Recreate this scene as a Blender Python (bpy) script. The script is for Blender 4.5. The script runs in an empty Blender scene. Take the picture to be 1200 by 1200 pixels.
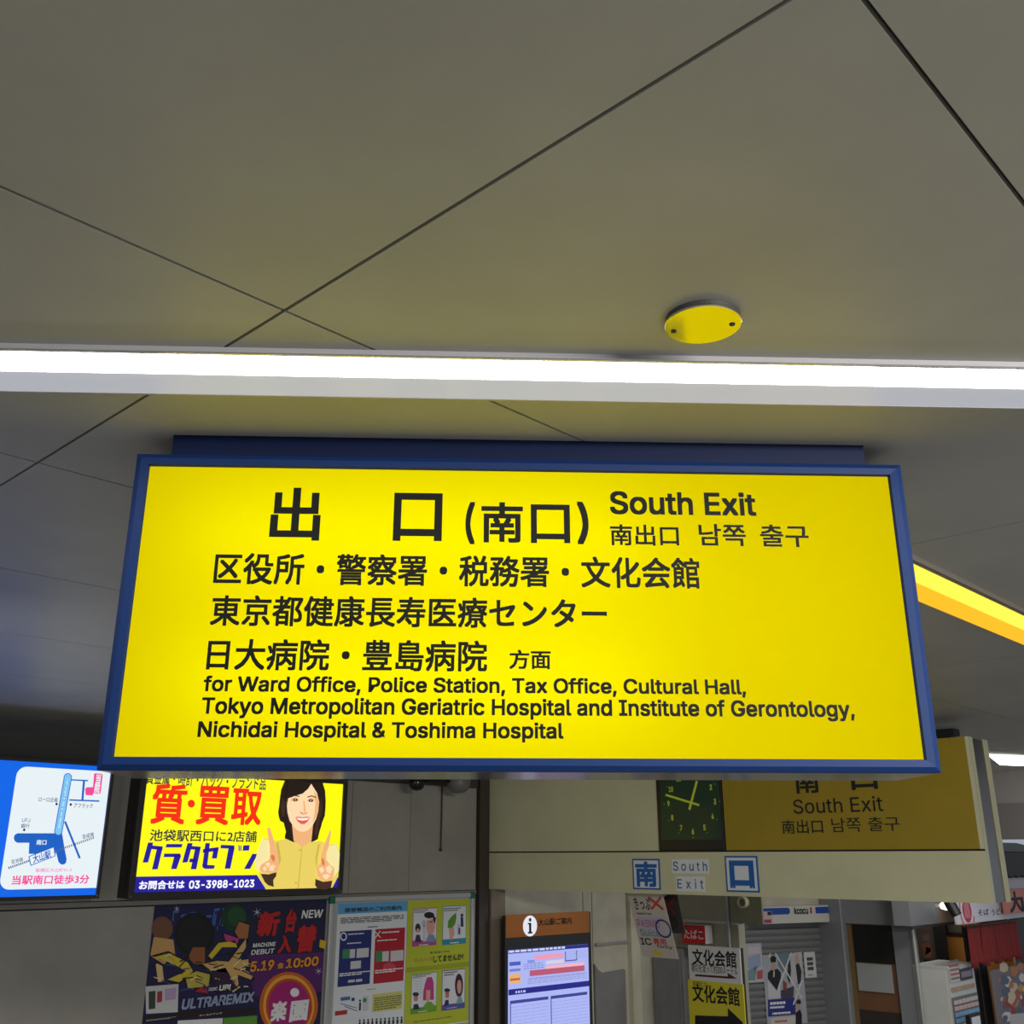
import bpy, bmesh, math, random
from mathutils import Vector, Matrix
from mathutils.geometry import tessellate_polygon
random.seed(7)
SC = bpy.context.scene
COL = SC.collection

# ------------------------------------------------------------------ camera, world, light, exposure
FPX, PITCH, YAW, CAMZ = 1185.0, math.radians(18.869), math.radians(43.778), 2.70
FWD = Vector((math.cos(YAW), math.sin(YAW), 0))          # horizontal view direction, building axes
RGT = Vector((math.sin(YAW), -math.cos(YAW), 0))
UPV = Vector((0, 0, 1))
cd = bpy.data.cameras.new('camera'); cd.sensor_width = 36; cd.lens = 36*FPX/1200; cd.clip_start = 0.02
cam = bpy.data.objects.new('camera', cd); COL.objects.link(cam)
cb = -(FWD*math.cos(PITCH) + UPV*math.sin(PITCH)); cu = RGT.cross(-cb)
cam.matrix_world = Matrix(((RGT.x, cu.x, cb.x, 0), (RGT.y, cu.y, cb.y, 0), (RGT.z, cu.z, cb.z, CAMZ), (0, 0, 0, 1)))
SC.camera = cam
SC.view_settings.view_transform = 'Standard'; SC.view_settings.look = 'None'
SC.view_settings.gamma = 1; SC.view_settings.exposure = 0; SC.view_settings.use_curve_mapping = False
W = bpy.data.worlds.new('world'); SC.world = W; W.use_nodes = True
WB = W.node_tree.nodes['Background']; WB.inputs[0].default_value = (0.80, 0.88, 1.0, 1); WB.inputs[1].default_value = 0.42

def area(name, loc, target, sx, sy, power, col):
    l = bpy.data.lights.new(name, 'AREA'); l.shape = 'RECTANGLE'; l.size = sx; l.size_y = sy; l.energy = power; l.color = col
    o = bpy.data.objects.new(name, l); COL.objects.link(o); o.location = loc
    o.rotation_euler = (Vector(target)-Vector(loc)).to_track_quat('-Z', 'Y').to_euler()
    return o
# unseen fill lights, added to brighten the ceiling, left wall and header
area('concourse_fill', (0.5, -1.2, 3.5), (0.5, -1.2, 0), 4.0, 0.15, 100, (1, 0.97, 0.95))
area('concourse_fill', (0.6, 4.1, 3.45), (2.6, 6.9, 1.6), 0.15, 4.0, 22, (1, 0.98, 0.95))
area('concourse_fill', (1.5, -2.5, 3.5), (6.9, 5.4, 2.2), 3.0, 0.15, 150, (1, 0.98, 0.92))
area('street_fill', (10.2, 3.0, 3.5), (10.9, 4.5, 1), 2.5, 0.2, 44, (1, 0.98, 0.94))  # unseen light added to brighten the shops past the exit
area('noodle_shop_fill', (13.7, 5.7, 2.68), (13.9, 5.6, 0), 0.6, 0.2, 9, (1, 0.93, 0.82))  # unseen light added to brighten the orange wall inside the shop

# ------------------------------------------------------------------ pixel / plane helpers
def ray(px, py):
    a, b = px-600.0, 600.0-py
    return RGT*a + FWD*(FPX*math.cos(PITCH)-b*math.sin(PITCH)) + UPV*(FPX*math.sin(PITCH)+b*math.cos(PITCH))
CAM = Vector((0, 0, CAMZ))
class Fr:
    """a plane in the building: origin, right, up, outward normal"""
    def __init__(s, o, r, u=UPV):
        s.o = Vector(o); s.r = Vector(r).normalized(); s.u = (Vector(u)-s.r*Vector(u).dot(s.r)).normalized(); s.n = s.r.cross(s.u)
    def hit(s, px, py):
        d = ray(px, py); return CAM + d*((s.o-CAM).dot(s.n)/d.dot(s.n))
    def p(s, px, py):
        w = s.hit(px, py)-s.o; return (w.dot(s.r), w.dot(s.u))
    def at(s, px, py, out=0.0):
        return Fr(s.hit(px, py)+s.n*out, s.r, s.u)
    def out(s, d): return Fr(s.o+s.n*d, s.r, s.u)
def FY(Y, yaw=0.0, x=0.0):      # plane facing -Y (right along +X)
    return Fr((x, Y, CAMZ), (math.cos(math.radians(yaw)), math.sin(math.radians(yaw)), 0))
def FX(X): return Fr((X, 0, CAMZ), (0, -1, 0))             # plane facing -X (right along -Y)
def crop(x0, y0, s): return lambda *q: [(x0+s*x, y0+s*y) for x, y in q]

# ------------------------------------------------------------------ materials
def lin(c):
    return tuple(((v/255)/12.92 if v/255 <= .04045 else ((v/255+.055)/1.055)**2.4) for v in c)
MATS = {}
def mat(name, c, rough=.6, metal=0.0, emit=0.0, mottle=0.0, scale=4.0, bump=0.0, spec=.5):
    if name in MATS: return MATS[name]
    m = bpy.data.materials.new(name); m.use_nodes = True; nt = m.node_tree; b = nt.nodes['Principled BSDF']
    col = (*lin(c), 1)
    b.inputs['Roughness'].default_value = rough; b.inputs['Metallic'].default_value = metal
    b.inputs['Specular IOR Level'].default_value = spec
    if emit:
        b.inputs['Base Color'].default_value = (*[v*.25 for v in col[:3]], 1)
        b.inputs['Emission Color'].default_value = col; b.inputs['Emission Strength'].default_value = emit
    else:
        b.inputs['Base Color'].default_value = col
    if mottle or bump:
        tc = nt.nodes.new('ShaderNodeTexCoord'); n = nt.nodes.new('ShaderNodeTexNoise')
        n.inputs['Scale'].default_value = scale; n.inputs['Detail'].default_value = 7; n.inputs['Roughness'].default_value = .62
        nt.links.new(tc.outputs['Object'], n.inputs['Vector'])
        if mottle and not emit:
            r = nt.nodes.new('ShaderNodeValToRGB')
            r.color_ramp.elements[0].position = .3; r.color_ramp.elements[1].position = .72
            r.color_ramp.elements[0].color = (*[v*(1-mottle) for v in col[:3]], 1)
            r.color_ramp.elements[1].color = (*[min(1, v*(1+mottle)) for v in col[:3]], 1)
            nt.links.new(n.outputs['Fac'], r.inputs['Fac']); nt.links.new(r.outputs['Color'], b.inputs['Base Color'])
        if bump:
            bp = nt.nodes.new('ShaderNodeBump'); bp.inputs['Strength'].default_value = bump; bp.inputs['Distance'].default_value = .01
            nt.links.new(n.outputs['Fac'], bp.inputs['Height']); nt.links.new(bp.outputs['Normal'], b.inputs['Normal'])
    MATS[name] = m; return m
def ink(*c):  # printed colour on paper or sheet
    return mat('ink_%d_%d_%d' % c, c, .65)
def glow(*c, k=1.0):  # backlit film
    return mat('backlit_%d_%d_%d_%d' % (*c, int(k*100)), c, .35, emit=k)

# ------------------------------------------------------------------ mesh builder (local x right, y away from the viewer, z up)
class MB:
    def __init__(s): s.v = []; s.f = []; s.m = []; s.mats = []
    def mi(s, m):
        if m not in s.mats: s.mats.append(m)
        return s.mats.index(m)
    def add(s, vs, fs, m):
        k = len(s.v); i = s.mi(m); s.v += [tuple(v) for v in vs]
        for f in fs: s.f.append([k+j for j in f]); s.m.append(i)
        return s
    def box(s, a0, a1, y0, y1, b0, b1, m):
        return s.add([(a0,y0,b0),(a1,y0,b0),(a1,y1,b0),(a0,y1,b0),(a0,y0,b1),(a1,y0,b1),(a1,y1,b1),(a0,y1,b1)],
                     [(0,1,5,4),(1,2,6,5),(2,3,7,6),(3,0,4,7),(4,5,6,7),(3,2,1,0)], m)
    def poly(s, pts, y, m):          # flat, towards the viewer
        ar = sum(pts[i][0]*pts[(i+1) % len(pts)][1]-pts[(i+1) % len(pts)][0]*pts[i][1] for i in range(len(pts)))
        if ar < 0: pts = pts[::-1]
        return s.add([(a, y, b) for a, b in pts], [list(range(len(pts)))], m)
    def prism(s, pts, y0, y1, m):    # outline swept in depth
        ar = sum(pts[i][0]*pts[(i+1) % len(pts)][1]-pts[(i+1) % len(pts)][0]*pts[i][1] for i in range(len(pts)))
        if ar < 0: pts = pts[::-1]
        n = len(pts)
        return s.add([(a, y0, b) for a, b in pts]+[(a, y1, b) for a, b in pts],
                     [list(range(n)), list(range(2*n-1, n-1, -1))]+[(i, n+i, n+(i+1) % n, (i+1) % n) for i in range(n)], m)
    def tube(s, path, r, m, n=10):
        path = [Vector(p) for p in path]; rings = []
        for i, p in enumerate(path):
            d = (path[min(i+1, len(path)-1)]-path[max(i-1, 0)]).normalized()
            x = d.orthogonal().normalized(); y = d.cross(x)
            rings.append([p+(x*math.cos(2*math.pi*k/n)+y*math.sin(2*math.pi*k/n))*r for k in range(n)])
        vs = [v for R in rings for v in R]
        fs = [(i*n+k, i*n+(k+1) % n, (i+1)*n+(k+1) % n, (i+1)*n+k) for i in range(len(path)-1) for k in range(n)]
        fs += [list(range(n-1, -1, -1)), list(range(len(vs)-n, len(vs)))]
        return s.add(vs, fs, m)
    def lathe(s, prof, m, axis='y', c=(0, 0, 0), n=32):   # prof: (radius, along axis)
        vs = []; c = Vector(c)
        for r, t in prof:
            for k in range(n):
                q = 2*math.pi*k/n; x, y = r*math.cos(q), r*math.sin(q)
                vs.append(c+(Vector((x, t, y)) if axis == 'y' else Vector((x, y, t)) if axis == 'z' else Vector((t, x, y))))
        fs = [(i*n+k, i*n+(k+1) % n, (i+1)*n+(k+1) % n, (i+1)*n+k) for i in range(len(prof)-1) for k in range(n)]
        fs += [list(range(n)), list(range(len(vs)-n, len(vs)))]
        return s.add(vs, fs, m)
    def build(s, name, parent=None, fr=None, smooth=False, bevel=0.0, label=None, kind=None):
        me = bpy.data.meshes.new(name); me.from_pydata(s.v, [], s.f)
        for m in s.mats: me.materials.append(m)
        me.polygons.foreach_set('material_index', s.m)
        if smooth: me.polygons.foreach_set('use_smooth', [True]*len(s.f))
        bm = bmesh.new(); bm.from_mesh(me)

        if smooth: bmesh.ops.recalc_face_normals(bm, faces=bm.faces)
        bm.to_mesh(me); bm.free(); me.update()
        o = bpy.data.objects.new(name, me); COL.objects.link(o)
        if parent is not None: o.parent = parent
        elif fr is not None: o.matrix_world = fmat(fr)
        if bevel:
            b = o.modifiers.new('bevel', 'BEVEL'); b.width = bevel; b.segments = 2; b.limit_method = 'ANGLE'
        if label: o['label'] = label
        if kind: o['kind'] = kind
        return o
def fmat(fr):
    r, y, u, o = fr.r, -fr.n, fr.u, fr.o
    return Matrix(((r.x, y.x, u.x, o.x), (r.y, y.y, u.y, o.y), (r.z, y.z, u.z, o.z), (0, 0, 0, 1)))
def thing(name, label, cat, fr, group=None):
    o = bpy.data.objects.new(name, None); o.empty_display_size = .1; COL.objects.link(o); o.matrix_world = fmat(fr)
    o['label'] = label; o['category'] = cat
    if group: o['group'] = group
    return o
def tag(o, label, cat, group=None):
    o['label'] = label; o['category'] = cat
    if group: o['group'] = group
    return o

# ------------------------------------------------------------------ lettering
# Latin letter outlines: advance width, then closed outlines as x, y numbers (thousandths)
GLY = {
    'A': (480, [[16,0,201,509,276,509,463,0,395,0,287,302,264,372,232,478,245,478,213,371,191,302,85,0],[110,142,110,199,370,199,370,142]]),
    'B': (456, [[60,0,60,509,241,509,289,504,329,491,359,469,381,442,394,410,398,374,395,344,387,320,373,301,356,286,315,267,315,262,339,257,363,245,385,227,402,203,414,173,418,136,413,100,400,67,377,39,344,18,301,4,247,0],[125,57,245,57,281,60,309,67,330,80,344,96,353,115,355,137,352,161,342,184,327,203,306,218,279,228,248,231,125,231],[125,285,238,285,265,288,288,296,308,309,323,326,333,348,336,372,333,393,326,412,313,429,294,442,270,449,240,452,125,452]]),
    'C': (510, [[267,-7,225,-3,186,7,150,25,119,49,92,79,70,115,53,157,44,203,40,254,44,305,53,352,70,393,92,429,119,459,150,484,186,501,225,512,267,516,305,513,340,504,373,490,402,471,427,447,448,418,463,385,473,348,408,348,401,373,389,395,375,413,357,428,337,440,315,449,267,456,237,453,209,445,184,432,161,414,141,391,125,364,113,332,106,295,103,254,106,213,113,177,125,145,141,117,161,94,184,76,210,63,237,56,267,53,315,60,357,81,375,96,389,114,401,136,408,160,473,160,463,124,448,91,428,62,402,38,373,19,341,5,305,-4]]),
    'D': (502, [[219,0,96,0,96,57,215,57,254,60,288,68,318,81,343,99,363,122,379,149,394,198,399,255,394,312,379,361,364,388,344,410,320,428,291,441,258,449,221,452,93,452,93,509,225,509,273,505,315,495,353,478,385,455,412,426,433,391,449,351,458,306,462,255,458,205,449,159,433,119,411,83,384,54,351,31,312,14,268,3],[125,509,125,0,60,0,60,509]]),
    'E': (419, [[60,0,60,509,372,509,372,452,125,452,125,286,355,286,355,229,125,229,125,57,375,57,375,0]]),
    'F': (410, [[60,0,60,509,369,509,369,452,125,452,125,278,346,278,346,221,125,221,125,0]]),
    'G': (520, [[269,-7,225,-3,185,7,149,25,118,49,91,79,69,116,53,157,43,203,40,254,43,305,53,352,69,393,91,429,117,459,149,484,184,501,223,512,265,516,304,513,340,504,374,489,403,469,429,445,449,416,465,384,474,349,408,349,387,393,356,427,337,439,315,448,265,456,236,453,209,445,183,432,160,414,141,392,125,364,113,332,106,295,103,254,106,213,113,177,125,145,141,117,161,95,184,76,210,63,238,56,269,53,309,57,345,71,374,93,396,123,410,160,415,202,434,199,283,199,283,256,478,256,478,200,475,160,466,124,451,91,431,62,406,38,377,19,344,5,308,-4]]),
    'H': (517, [[60,0,60,509,125,509,125,289,392,289,392,509,457,509,457,0,392,0,392,232,125,232,125,0]]),
    'I': (300, [[31,0,31,57,118,57,118,452,31,452,31,509,269,509,269,452,183,452,183,57,269,57,269,0]]),
    'J': (396, [[185,-7,143,-2,106,11,75,33,52,63,38,100,33,145,33,173,98,173,98,145,100,117,108,93,122,74,139,61,160,53,185,50,209,53,230,61,248,74,261,93,269,117,272,145,272,509,336,509,336,145,332,100,318,63,294,33,263,11,227,-2]]),
    'K': (467, [[104,145,104,216,139,261,174,303,212,344,364,509,448,509,231,276,228,276],[60,0,60,509,125,509,125,334,124,225,125,193,125,0],[372,0,188,259,228,309,449,0]]),
    'L': (393, [[60,0,60,509,125,509,125,57,361,57,361,0]]),
    'M': (628, [[60,0,60,509,152,509,277,187,287,159,299,123,311,84,322,49,307,49,318,83,330,121,342,158,352,187,476,509,568,509,568,0,504,0,504,291,504,327,505,369,506,413,507,457,513,457,498,409,482,363,467,322,456,291,342,0,286,0,170,291,159,321,145,361,129,408,112,457,119,457,120,416,121,372,122,328,122,291,122,0]]),
    'N': (523, [[60,0,60,509,136,509,343,183,363,151,388,107,414,55,405,54,401,108,399,157,399,195,399,509,463,509,463,0,387,0,202,290,177,331,148,381,108,452,119,454,122,384,124,328,125,291,125,0]]),
    'O': (533, [[267,-7,225,-3,186,7,150,25,119,49,92,79,70,115,53,157,44,203,40,254,44,305,53,352,70,393,92,429,119,459,150,484,186,501,225,512,267,516,309,512,348,501,384,484,415,459,442,429,464,393,480,352,490,305,493,254,490,203,480,157,464,115,442,79,415,49,384,25,348,7,309,-3],[267,53,296,55,324,63,349,76,372,94,392,116,408,144,420,176,428,213,430,254,428,295,420,332,408,365,392,392,372,415,349,433,324,446,296,453,267,456,237,453,210,445,184,433,161,415,142,392,125,364,113,332,106,295,103,254,106,213,113,176,125,144,142,117,161,94,184,76,210,63,237,55]]),
    'P': (445, [[60,0,60,509,235,509,272,506,305,499,332,487,356,471,375,452,390,430,404,391,409,348,404,304,390,265,375,243,356,223,332,207,305,195,272,188,235,186,109,186,109,242,233,242,269,246,297,256,318,272,333,294,342,319,344,348,342,376,333,402,318,423,297,439,268,449,232,452,125,452,125,0]]),
    'Q': (533, [[245,159,313,159,369,85,384,65,468,-48,401,-48,346,27,331,46],[267,-7,225,-3,186,7,150,25,119,49,92,79,70,115,53,157,44,203,40,254,44,305,53,352,70,393,92,429,119,459,150,484,186,501,225,512,267,516,309,512,348,501,384,484,415,459,442,429,464,393,480,352,490,305,493,254,490,203,480,157,464,115,442,79,415,49,384,25,348,7,309,-3],[267,53,296,55,324,63,349,76,372,94,392,116,408,144,420,176,428,213,430,254,428,295,420,332,408,365,392,392,372,415,349,433,324,446,296,453,267,456,237,453,210,445,184,433,161,415,142,392,125,364,113,332,106,295,103,254,106,213,113,176,125,144,142,117,161,94,184,76,210,63,237,55]]),
    'R': (449, [[60,0,60,509,236,509,290,504,333,489,356,473,376,455,390,433,405,395,409,352,405,309,390,271,376,250,356,232,333,217,289,203,236,198,96,198,96,255,234,255,269,258,298,267,319,281,334,300,342,324,345,352,342,380,334,405,319,425,298,440,269,449,233,452,125,452,125,0],[353,0,230,229,303,229,428,0]]),
    'S': (447, [[224,-9,172,-4,128,9,91,31,64,60,46,96,38,137,104,137,110,110,123,88,142,71,166,59,194,52,224,49,257,52,286,60,311,74,329,92,341,114,346,139,342,161,332,179,316,193,296,205,245,222,184,239,145,253,112,269,86,289,67,313,56,341,52,372,54,400,62,425,75,448,102,476,138,498,180,511,227,516,275,511,316,498,351,476,377,449,394,415,401,378,337,378,332,402,320,421,302,437,280,449,254,456,225,459,194,456,167,448,145,435,129,418,118,398,115,376,119,352,131,334,148,319,169,308,212,293,264,279,312,264,359,238,379,220,395,198,405,171,408,139,403,99,386,64,360,34,323,11,278,-4]]),
    'T': (449, [[32,452,32,509,417,509,417,452,257,452,257,0,193,0,193,452]]),
    'U': (517, [[259,-8,220,-6,186,2,154,15,126,33,103,55,85,80,71,108,63,140,60,173,60,509,124,509,124,178,128,144,141,113,160,87,187,68,220,56,259,52,298,56,331,68,357,87,377,113,389,144,393,178,393,509,457,509,457,173,454,140,446,108,433,80,414,55,391,33,363,15,332,2,297,-6]]),
    'V': (480, [[204,0,16,509,84,509,192,206,215,137,248,31,235,31,267,138,290,206,395,509,463,509,278,0]]),
    'W': (686, [[155,0,16,509,82,509,163,196,175,145,187,94,197,40,189,40,200,94,211,145,224,196,306,509,380,509,462,196,474,145,486,94,497,40,488,40,499,94,510,145,523,196,603,509,670,509,530,0,455,0,368,323,351,391,336,475,350,475,335,395,318,323,230,0]]),
    'X': (474, [[18,0,217,284,217,236,29,509,104,509,178,400,204,361,223,329,243,292,232,292,252,329,272,361,298,400,374,509,446,509,259,239,259,287,456,0,382,0,292,129,268,165,250,195,230,231,244,231,225,196,206,166,182,129,91,0]]),
    'Y': (472, [[203,0,203,208,16,509,91,509,192,344,222,292,250,230,224,230,251,293,280,344,381,509,455,509,268,208,268,0]]),
    'Z': (438, [[42,0,42,46,273,385,306,431,341,476,348,454,285,452,223,452,40,452,40,509,397,509,397,462,169,129,134,81,97,33,90,54,152,57,214,57,399,57,399,0]]),
    'a': (389, [[160,-9,126,-5,94,5,68,22,48,45,35,73,30,108,34,138,43,161,58,179,78,193,125,211,178,220,234,227,265,235,273,243,276,255,276,257,273,279,267,297,256,311,240,322,220,329,196,331,171,329,149,322,118,301,100,274,41,291,57,322,79,346,104,364,133,375,163,382,194,384,239,379,263,372,286,360,306,343,322,320,333,290,337,251,337,0,277,0,277,52,272,52,252,25,236,12,215,1,190,-6],[170,45,202,49,228,59,248,74,263,93,272,115,276,138,276,190,259,182,231,176,200,171,175,168,134,159,117,150,103,139,95,124,92,105,94,87,102,72,114,61,130,52]]),
    'b': (424, [[229,-8,198,-5,172,4,153,17,138,31,118,59,112,59,112,0,53,0,53,509,114,509,114,319,118,319,137,346,152,360,171,373,197,381,229,384,259,382,287,374,313,361,335,342,354,320,370,293,385,245,390,189,385,133,370,84,355,57,336,34,313,16,288,3,260,-6],[220,47,253,51,279,66,301,88,316,117,325,151,328,189,325,227,316,261,301,290,280,311,253,325,220,330,188,325,161,312,140,291,125,263,116,229,113,189,116,150,125,115,140,86,162,65,188,51]]),
    'c': (396, [[207,-8,174,-5,144,3,117,16,93,35,72,58,56,85,44,116,37,150,34,187,37,225,44,260,56,291,72,318,93,341,117,360,144,374,174,382,207,384,260,377,305,356,324,341,340,322,353,301,362,277,303,262,290,289,270,311,242,325,207,330,173,325,145,310,124,287,108,258,99,224,96,187,99,151,108,117,124,89,145,66,173,51,207,46,243,52,271,66,292,89,304,117,363,102,354,78,341,56,325,37,306,21,285,9,261,-1]]),
    'd': (424, [[195,-8,165,-6,137,3,111,16,89,34,70,57,55,84,39,133,34,189,39,245,55,293,70,320,89,342,112,361,137,374,165,382,196,384,228,381,253,373,272,360,287,346,306,319,311,319,311,509,372,509,372,0,313,0,313,59,307,59,287,31,272,17,252,4,227,-5],[205,47,236,51,263,65,284,86,299,115,309,150,312,189,309,229,300,263,284,291,263,312,237,325,205,330,172,325,145,311,124,290,108,261,99,227,96,189,99,151,109,117,124,88,145,66,172,51]]),
    'e': (404, [[212,-8,177,-5,145,3,117,16,92,35,72,58,56,85,40,132,34,187,39,242,55,290,71,317,91,340,115,359,142,373,172,382,205,384,236,382,266,374,294,361,319,341,341,315,357,282,368,242,371,194,371,169,75,169,75,221,338,221,310,202,307,237,298,269,283,294,263,314,237,326,205,330,173,326,146,313,125,294,109,270,99,241,96,211,96,178,100,139,110,106,128,80,151,61,179,50,212,46,254,53,271,61,285,73,297,88,306,105,365,91,353,63,335,39,311,19,283,4,249,-5]]),
    'f': (254, [[228,379,228,327,6,327,6,379],[81,0,81,432,84,461,96,486,113,505,135,519,161,527,187,530,222,527,243,521,227,468,215,472,195,474,171,470,154,460,145,443,142,419,142,0]]),
    'g': (425, [[207,-151,168,-148,134,-140,105,-127,82,-110,64,-91,51,-69,101,-41,122,-66,136,-78,154,-88,178,-95,207,-97,236,-95,261,-87,282,-75,298,-58,308,-34,311,-6,311,68,306,68,287,41,272,28,252,16,227,8,195,5,152,10,113,27,90,43,71,65,55,90,43,120,36,154,34,191,39,246,55,293,71,320,90,342,112,361,138,374,166,382,196,384,228,382,253,373,273,360,288,346,308,319,313,319,313,379,372,379,372,-9,370,-40,363,-67,350,-90,324,-117,291,-136,251,-147],[205,59,237,63,264,75,285,95,300,121,309,154,312,193,309,231,300,264,285,291,264,312,237,325,205,330,172,325,145,312,124,290,109,262,99,229,96,193,99,155,109,123,124,96,145,76,172,63]]),
    'h': (410, [[114,227,114,0,53,0,53,509,114,509,114,287,102,287,116,319,132,344,152,362,175,374,200,382,227,384,264,380,295,369,321,349,341,321,353,285,357,240,357,0,296,0,296,235,293,263,286,286,273,304,256,318,235,326,210,329,184,326,161,317,141,303,126,283,117,257]]),
    'i': (167, [[53,0,53,379,114,379,114,0],[84,443,67,446,54,455,44,468,41,483,44,499,54,512,67,521,84,524,100,521,114,512,123,499,126,483,123,468,114,455,100,446]]),
    'j': (167, [[53,379,114,379,114,-30,111,-63,102,-90,86,-113,65,-129,37,-139,4,-143,-10,-143,-10,-87,2,-87,25,-83,40,-72,50,-54,53,-29],[83,443,67,446,53,455,44,468,41,483,44,499,53,512,67,521,83,524,100,521,114,512,123,499,126,483,123,468,114,455,100,446]]),
    'k': (381, [[110,137,110,212,121,212,284,379,360,379,184,199,177,199],[53,0,53,509,114,509,114,0],[294,0,148,186,191,229,372,0]]),
    'l': (189, [[139,-2,112,0,91,8,74,20,62,37,55,59,53,84,53,509,114,509,114,99,115,77,120,62,130,54,146,52,160,53,170,54,181,3,162,-1]]),
    'm': (610, [[53,0,53,379,112,379,112,295,108,295,118,323,132,346,151,363,172,376,195,384,219,386,245,383,268,375,287,361,309,331,321,295,312,295,322,321,337,343,357,361,381,375,407,383,437,386,468,383,497,372,522,354,541,328,553,296,557,255,557,0,496,0,496,254,493,279,485,298,473,313,447,326,419,330,395,328,374,320,358,307,345,290,338,270,335,247,335,0,274,0,274,260,272,280,265,297,253,311,229,326,199,330,178,328,158,320,140,307,126,289,117,266,114,238,114,0]]),
    'n': (410, [[114,227,114,0,53,0,53,379,112,379,112,287,102,287,116,319,132,344,152,362,175,374,200,382,227,384,264,380,295,369,321,349,341,321,353,285,357,240,357,0,296,0,296,235,293,263,286,286,273,304,256,318,235,326,210,329,184,326,161,317,141,303,126,283,117,257]]),
    'o': (415, [[207,-8,174,-5,144,3,117,16,93,35,72,58,56,85,44,116,37,150,34,187,37,225,44,260,56,291,72,318,93,341,117,360,144,374,174,382,207,384,241,382,271,374,299,360,323,341,343,318,359,291,371,260,379,225,381,187,379,150,371,116,359,85,343,58,323,35,299,16,271,3,241,-5],[207,46,242,51,270,66,292,89,307,117,316,151,319,187,316,224,307,258,292,287,270,310,242,325,207,330,173,325,145,310,124,287,108,258,99,224,96,187,99,151,108,117,124,89,145,66,173,51]]),
    'p': (424, [[53,-143,53,379,112,379,112,319,118,319,137,346,152,360,171,373,197,381,229,384,259,382,287,374,313,361,335,342,354,320,370,293,385,245,390,189,385,133,370,84,355,57,336,34,313,16,288,3,260,-6,229,-8,198,-5,173,4,153,17,138,31,118,59,114,59,114,-143],[220,47,253,51,279,66,301,88,316,117,325,151,328,189,325,227,316,261,301,290,280,311,253,325,220,330,188,325,161,312,140,291,125,263,116,229,113,189,116,150,125,115,140,86,162,65,188,51]]),
    'q': (424, [[372,-143,311,-143,311,59,306,59,287,31,272,17,252,4,227,-5,195,-8,165,-6,137,3,111,16,89,34,70,57,55,84,39,133,34,189,39,245,55,293,70,320,89,342,112,361,137,374,165,382,196,384,228,381,253,373,272,360,287,346,307,319,313,319,313,379,372,379],[205,47,236,51,263,65,284,86,299,115,309,150,312,189,309,229,300,263,284,291,263,312,237,325,205,330,172,325,145,311,124,290,108,261,99,227,96,189,99,151,109,117,124,88,145,66,172,51]]),
    'r': (259, [[53,0,53,379,112,379,112,321,115,321,130,347,152,367,181,380,213,385,229,384,243,384,243,322,230,324,207,326,182,323,159,315,140,301,126,284,117,262,114,237,114,0]]),
    's': (365, [[182,-8,145,-5,112,3,84,18,62,38,45,63,36,94,94,107,105,79,124,60,150,49,181,45,217,50,244,62,262,81,268,103,265,121,254,136,237,147,212,155,149,170,104,186,72,208,58,227,50,249,47,274,51,305,65,332,87,354,115,370,149,381,187,384,223,381,254,372,279,358,299,339,314,316,324,290,268,277,258,298,243,316,219,328,187,333,156,329,131,317,114,299,109,277,112,258,124,243,144,232,172,223,229,209,275,194,306,171,320,153,328,131,331,107,326,75,312,47,290,24,260,6,223,-5]]),
    't': (227, [[204,379,204,327,6,327,6,379],[65,471,126,471,126,98,128,76,136,61,150,53,170,50,185,51,202,54,213,2,192,-3,168,-4,138,-1,113,7,92,21,77,41,68,64,65,93]]),
    'u': (410, [[182,-5,146,-1,115,11,89,31,69,59,57,95,53,139,53,379,114,379,114,144,116,117,124,94,137,75,154,61,175,53,200,50,226,53,249,62,268,77,283,97,293,122,296,153,296,379,357,379,357,0,298,0,298,92,307,92,294,60,277,35,257,17,222,0]]),
    'v': (389, [[163,0,17,379,84,379,165,155,187,87,206,21,184,21,203,87,224,155,305,379,371,379,226,0]]),
    'w': (567, [[138,0,23,379,87,379,133,214,154,137,175,41,165,41,186,135,206,214,252,379,316,379,362,214,382,136,402,41,391,41,413,135,434,214,480,379,545,379,429,0,368,0,319,172,305,225,291,280,277,338,291,338,277,280,263,225,248,172,199,0]]),
    'x': (379, [[21,0,171,218,171,171,29,379,100,379,147,306,179,253,207,206,175,206,202,253,233,306,282,379,352,379,209,169,209,214,358,0,287,0,231,85,200,136,173,182,205,182,178,136,148,85,91,0]]),
    'y': (389, [[47,-139,61,-86,71,-87,104,-89,118,-84,130,-74,141,-58,151,-36,163,-1,17,379,84,379,165,155,187,87,206,21,184,21,202,87,224,155,305,379,371,379,204,-58,191,-85,177,-107,159,-124,139,-136,117,-143,91,-145,65,-143]]),
    'z': (380, [[42,0,42,46,254,320,254,323,48,323,48,379,333,379,333,331,126,60,126,56,339,56,339,0]]),
    '0': (453, [[227,-7,191,-3,158,7,130,24,105,48,85,77,69,113,57,155,50,202,48,254,50,306,57,353,69,395,85,431,106,461,130,484,159,502,191,512,227,516,262,512,295,502,323,484,348,461,368,431,384,395,396,353,403,306,405,254,403,202,396,155,384,113,368,77,348,48,323,24,295,7,263,-3],[227,50,250,52,271,60,290,74,313,103,330,144,340,194,344,254,340,314,330,365,313,405,290,435,271,449,250,457,227,460,203,457,182,449,163,435,140,405,123,365,113,314,109,254,113,194,123,144,140,103,163,74,182,60,203,52]]),
    '1': (453, [[76,0,76,55,391,55,391,0],[276,509,276,0,212,0,212,448,209,448,86,358,86,427,198,509]]),
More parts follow.
